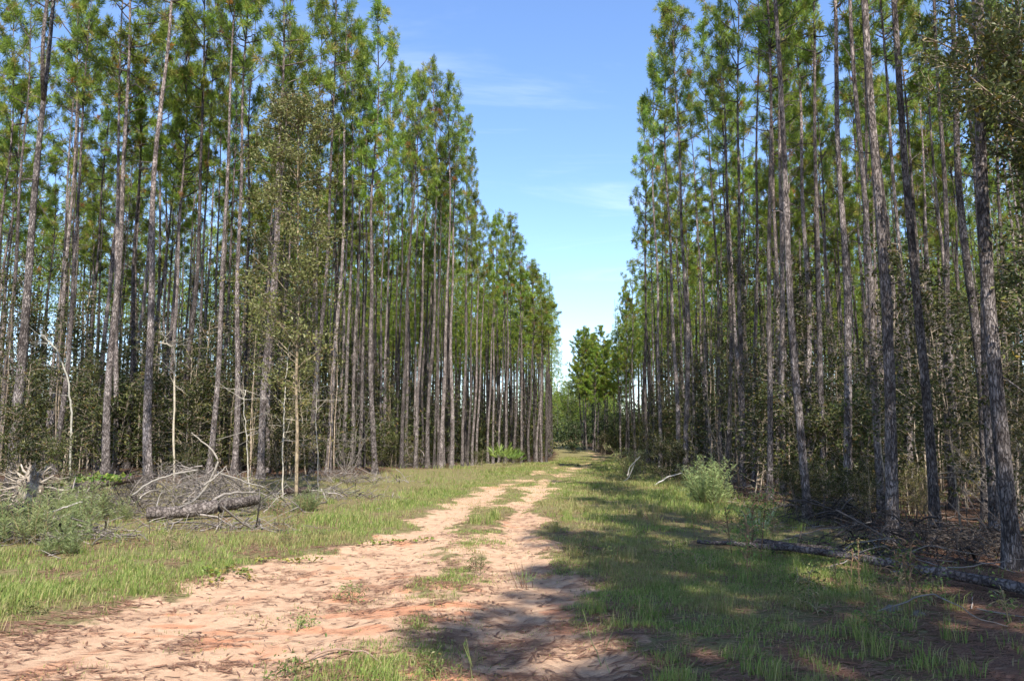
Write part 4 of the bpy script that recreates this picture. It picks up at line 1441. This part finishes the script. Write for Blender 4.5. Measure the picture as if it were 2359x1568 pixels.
# small fallen twigs on the forest floor, the verges and the sand
mb = MB()
for k in range(900):
    y = R.uniform(5, 16)
    x = R.uniform(-6, 1.5)
    a, l = R.random() * 6.28, R.uniform(.02, .12)
    z = gz(x, y) + .006
    r = R.uniform(.002, .005)
    tube(mb, wiggle((x, y, z), (x + math.cos(a) * l, y + math.sin(a) * l, z + .005), 4, .006), np.linspace(r, r * .6, 4), 4, np.array((.2, .14, .1)) * R.uniform(.5, 1.4), 0, False)
for k in range(1500):
    if R.random() < .5:
        y = R.uniform(11, 30)
        x = np.interp(y, [11, 30], [-7.5, -6]) - R.uniform(-1.2, 10)
    else:
        y = R.uniform(6, 30)
        x = np.interp(y, EDGE_RY, EDGE_RX) + R.uniform(-1.6, 8)
    a = R.random() * 6.28
    l = R.uniform(.12, .7)
    z = gz(x, y) + .015
    e = np.array([x + math.cos(a) * l, y + math.sin(a) * l, z + R.uniform(0, .12)])
    r = R.uniform(.003, .009)
    tube(mb, wiggle((x, y, z), e, 5, .03), np.linspace(r, r * .5, 5), 4, np.array((.34, .29, .25)) * R.uniform(.5, 1.3), 0, False)
tag(link('twig_litter', mb.mesh('twig_litter', M_WOOD)), 'small dead twigs littering the forest floor and clearing', 'twigs', None, 'stuff')

# ------------------------------------------------------------------ sky and sun
EL, AZ = rad(50), rad(13)                # sun behind the camera, a little to the right
world = bpy.data.worlds.new('World')
scene.world = world
world.use_nodes = True
t = world.node_tree
t.nodes.clear()
out = N(t, 'ShaderNodeOutputWorld')
sky = N(t, 'ShaderNodeTexSky', sky_type='NISHITA', sun_disc=False, sun_elevation=EL, sun_rotation=math.pi - AZ, altitude=50, air_density=1.0, dust_density=.4, ozone_density=2.0)
tc = N(t, 'ShaderNodeTexCoord')
sep = N(t, 'ShaderNodeSeparateXYZ', ins={'Vector': tc.outputs['Generated']})
# thin cirrus: project the direction on a high flat layer, stretch it
zc = N(t, 'ShaderNodeMath', operation='MAXIMUM', ins={0: sep.outputs['Z'], 1: .04})
qx = N(t, 'ShaderNodeMath', operation='DIVIDE', ins={0: sep.outputs['X'], 1: zc.outputs[0]})
qy = N(t, 'ShaderNodeMath', operation='DIVIDE', ins={0: sep.outputs['Y'], 1: zc.outputs[0]})
cb = N(t, 'ShaderNodeCombineXYZ', ins={'X': qx.outputs[0], 'Y': qy.outputs[0], 'Z': 0.0})
mp = N(t, 'ShaderNodeMapping', ins={'Vector': cb.outputs[0], 'Rotation': (0, 0, rad(-14)), 'Scale': (.45, 1.0, 1)})
cn = N(t, 'ShaderNodeTexNoise', ins={'Vector': mp.outputs[0], 'Scale': 1.1, 'Detail': 8.0, 'Roughness': .6, 'Distortion': 1.6})
cf = N(t, 'ShaderNodeMapRange', interpolation_type='SMOOTHSTEP', ins={'Value': cn.outputs[0], 'From Min': .5, 'From Max': .85, 'To Min': 0.0, 'To Max': .28})
lo = N(t, 'ShaderNodeMapRange', ins={'Value': sep.outputs['Z'], 'From Min': .12, 'From Max': .42, 'To Min': .15, 'To Max': 1.0})
cf = N(t, 'ShaderNodeMath', operation='MULTIPLY', ins={0: cf.outputs[0], 1: lo.outputs[0]})
ccol = mixrgb(t, cf.outputs[0], sky.outputs[0], (7.5, 7.7, 8.6))
ccol = mixrgb(t, 1.0, ccol, (.99, .98, 1.06), 'MULTIPLY')
hs = N(t, 'ShaderNodeHueSaturation', ins={'Color': ccol, 'Saturation': 1.08})
bg = N(t, 'ShaderNodeBackground', ins={'Color': hs.outputs[0], 'Strength': .15})
t.links.new(bg.outputs[0], out.inputs['Surface'])

sd = bpy.data.lights.new('sun', 'SUN')
sd.energy = 5.0
sd.angle = rad(.53)
sd.color = (1.0, .95, .87)
so = bpy.data.objects.new('sun', sd)
COL.objects.link(so)
from mathutils import Vector
sv = Vector((math.sin(AZ) * math.cos(EL), -math.cos(AZ) * math.cos(EL), math.sin(EL)))
so.rotation_euler = sv.to_track_quat('Z', 'Y').to_euler()
so.location = (20, -60, 60)

vs = scene.view_settings
vs.view_transform = 'Standard'
vs.look = 'None'
vs.exposure = .98
vs.gamma = 1
scene.render.film_transparent = False
scene.cycles.max_bounces = 6
scene.cycles.diffuse_bounces = 3
scene.cycles.transmission_bounces = 3
scene.cycles.use_denoising = True
scene.cycles.use_adaptive_sampling = True
scene.cycles.adaptive_threshold = .025
print('PINES', len(sel), len(near), len(und))
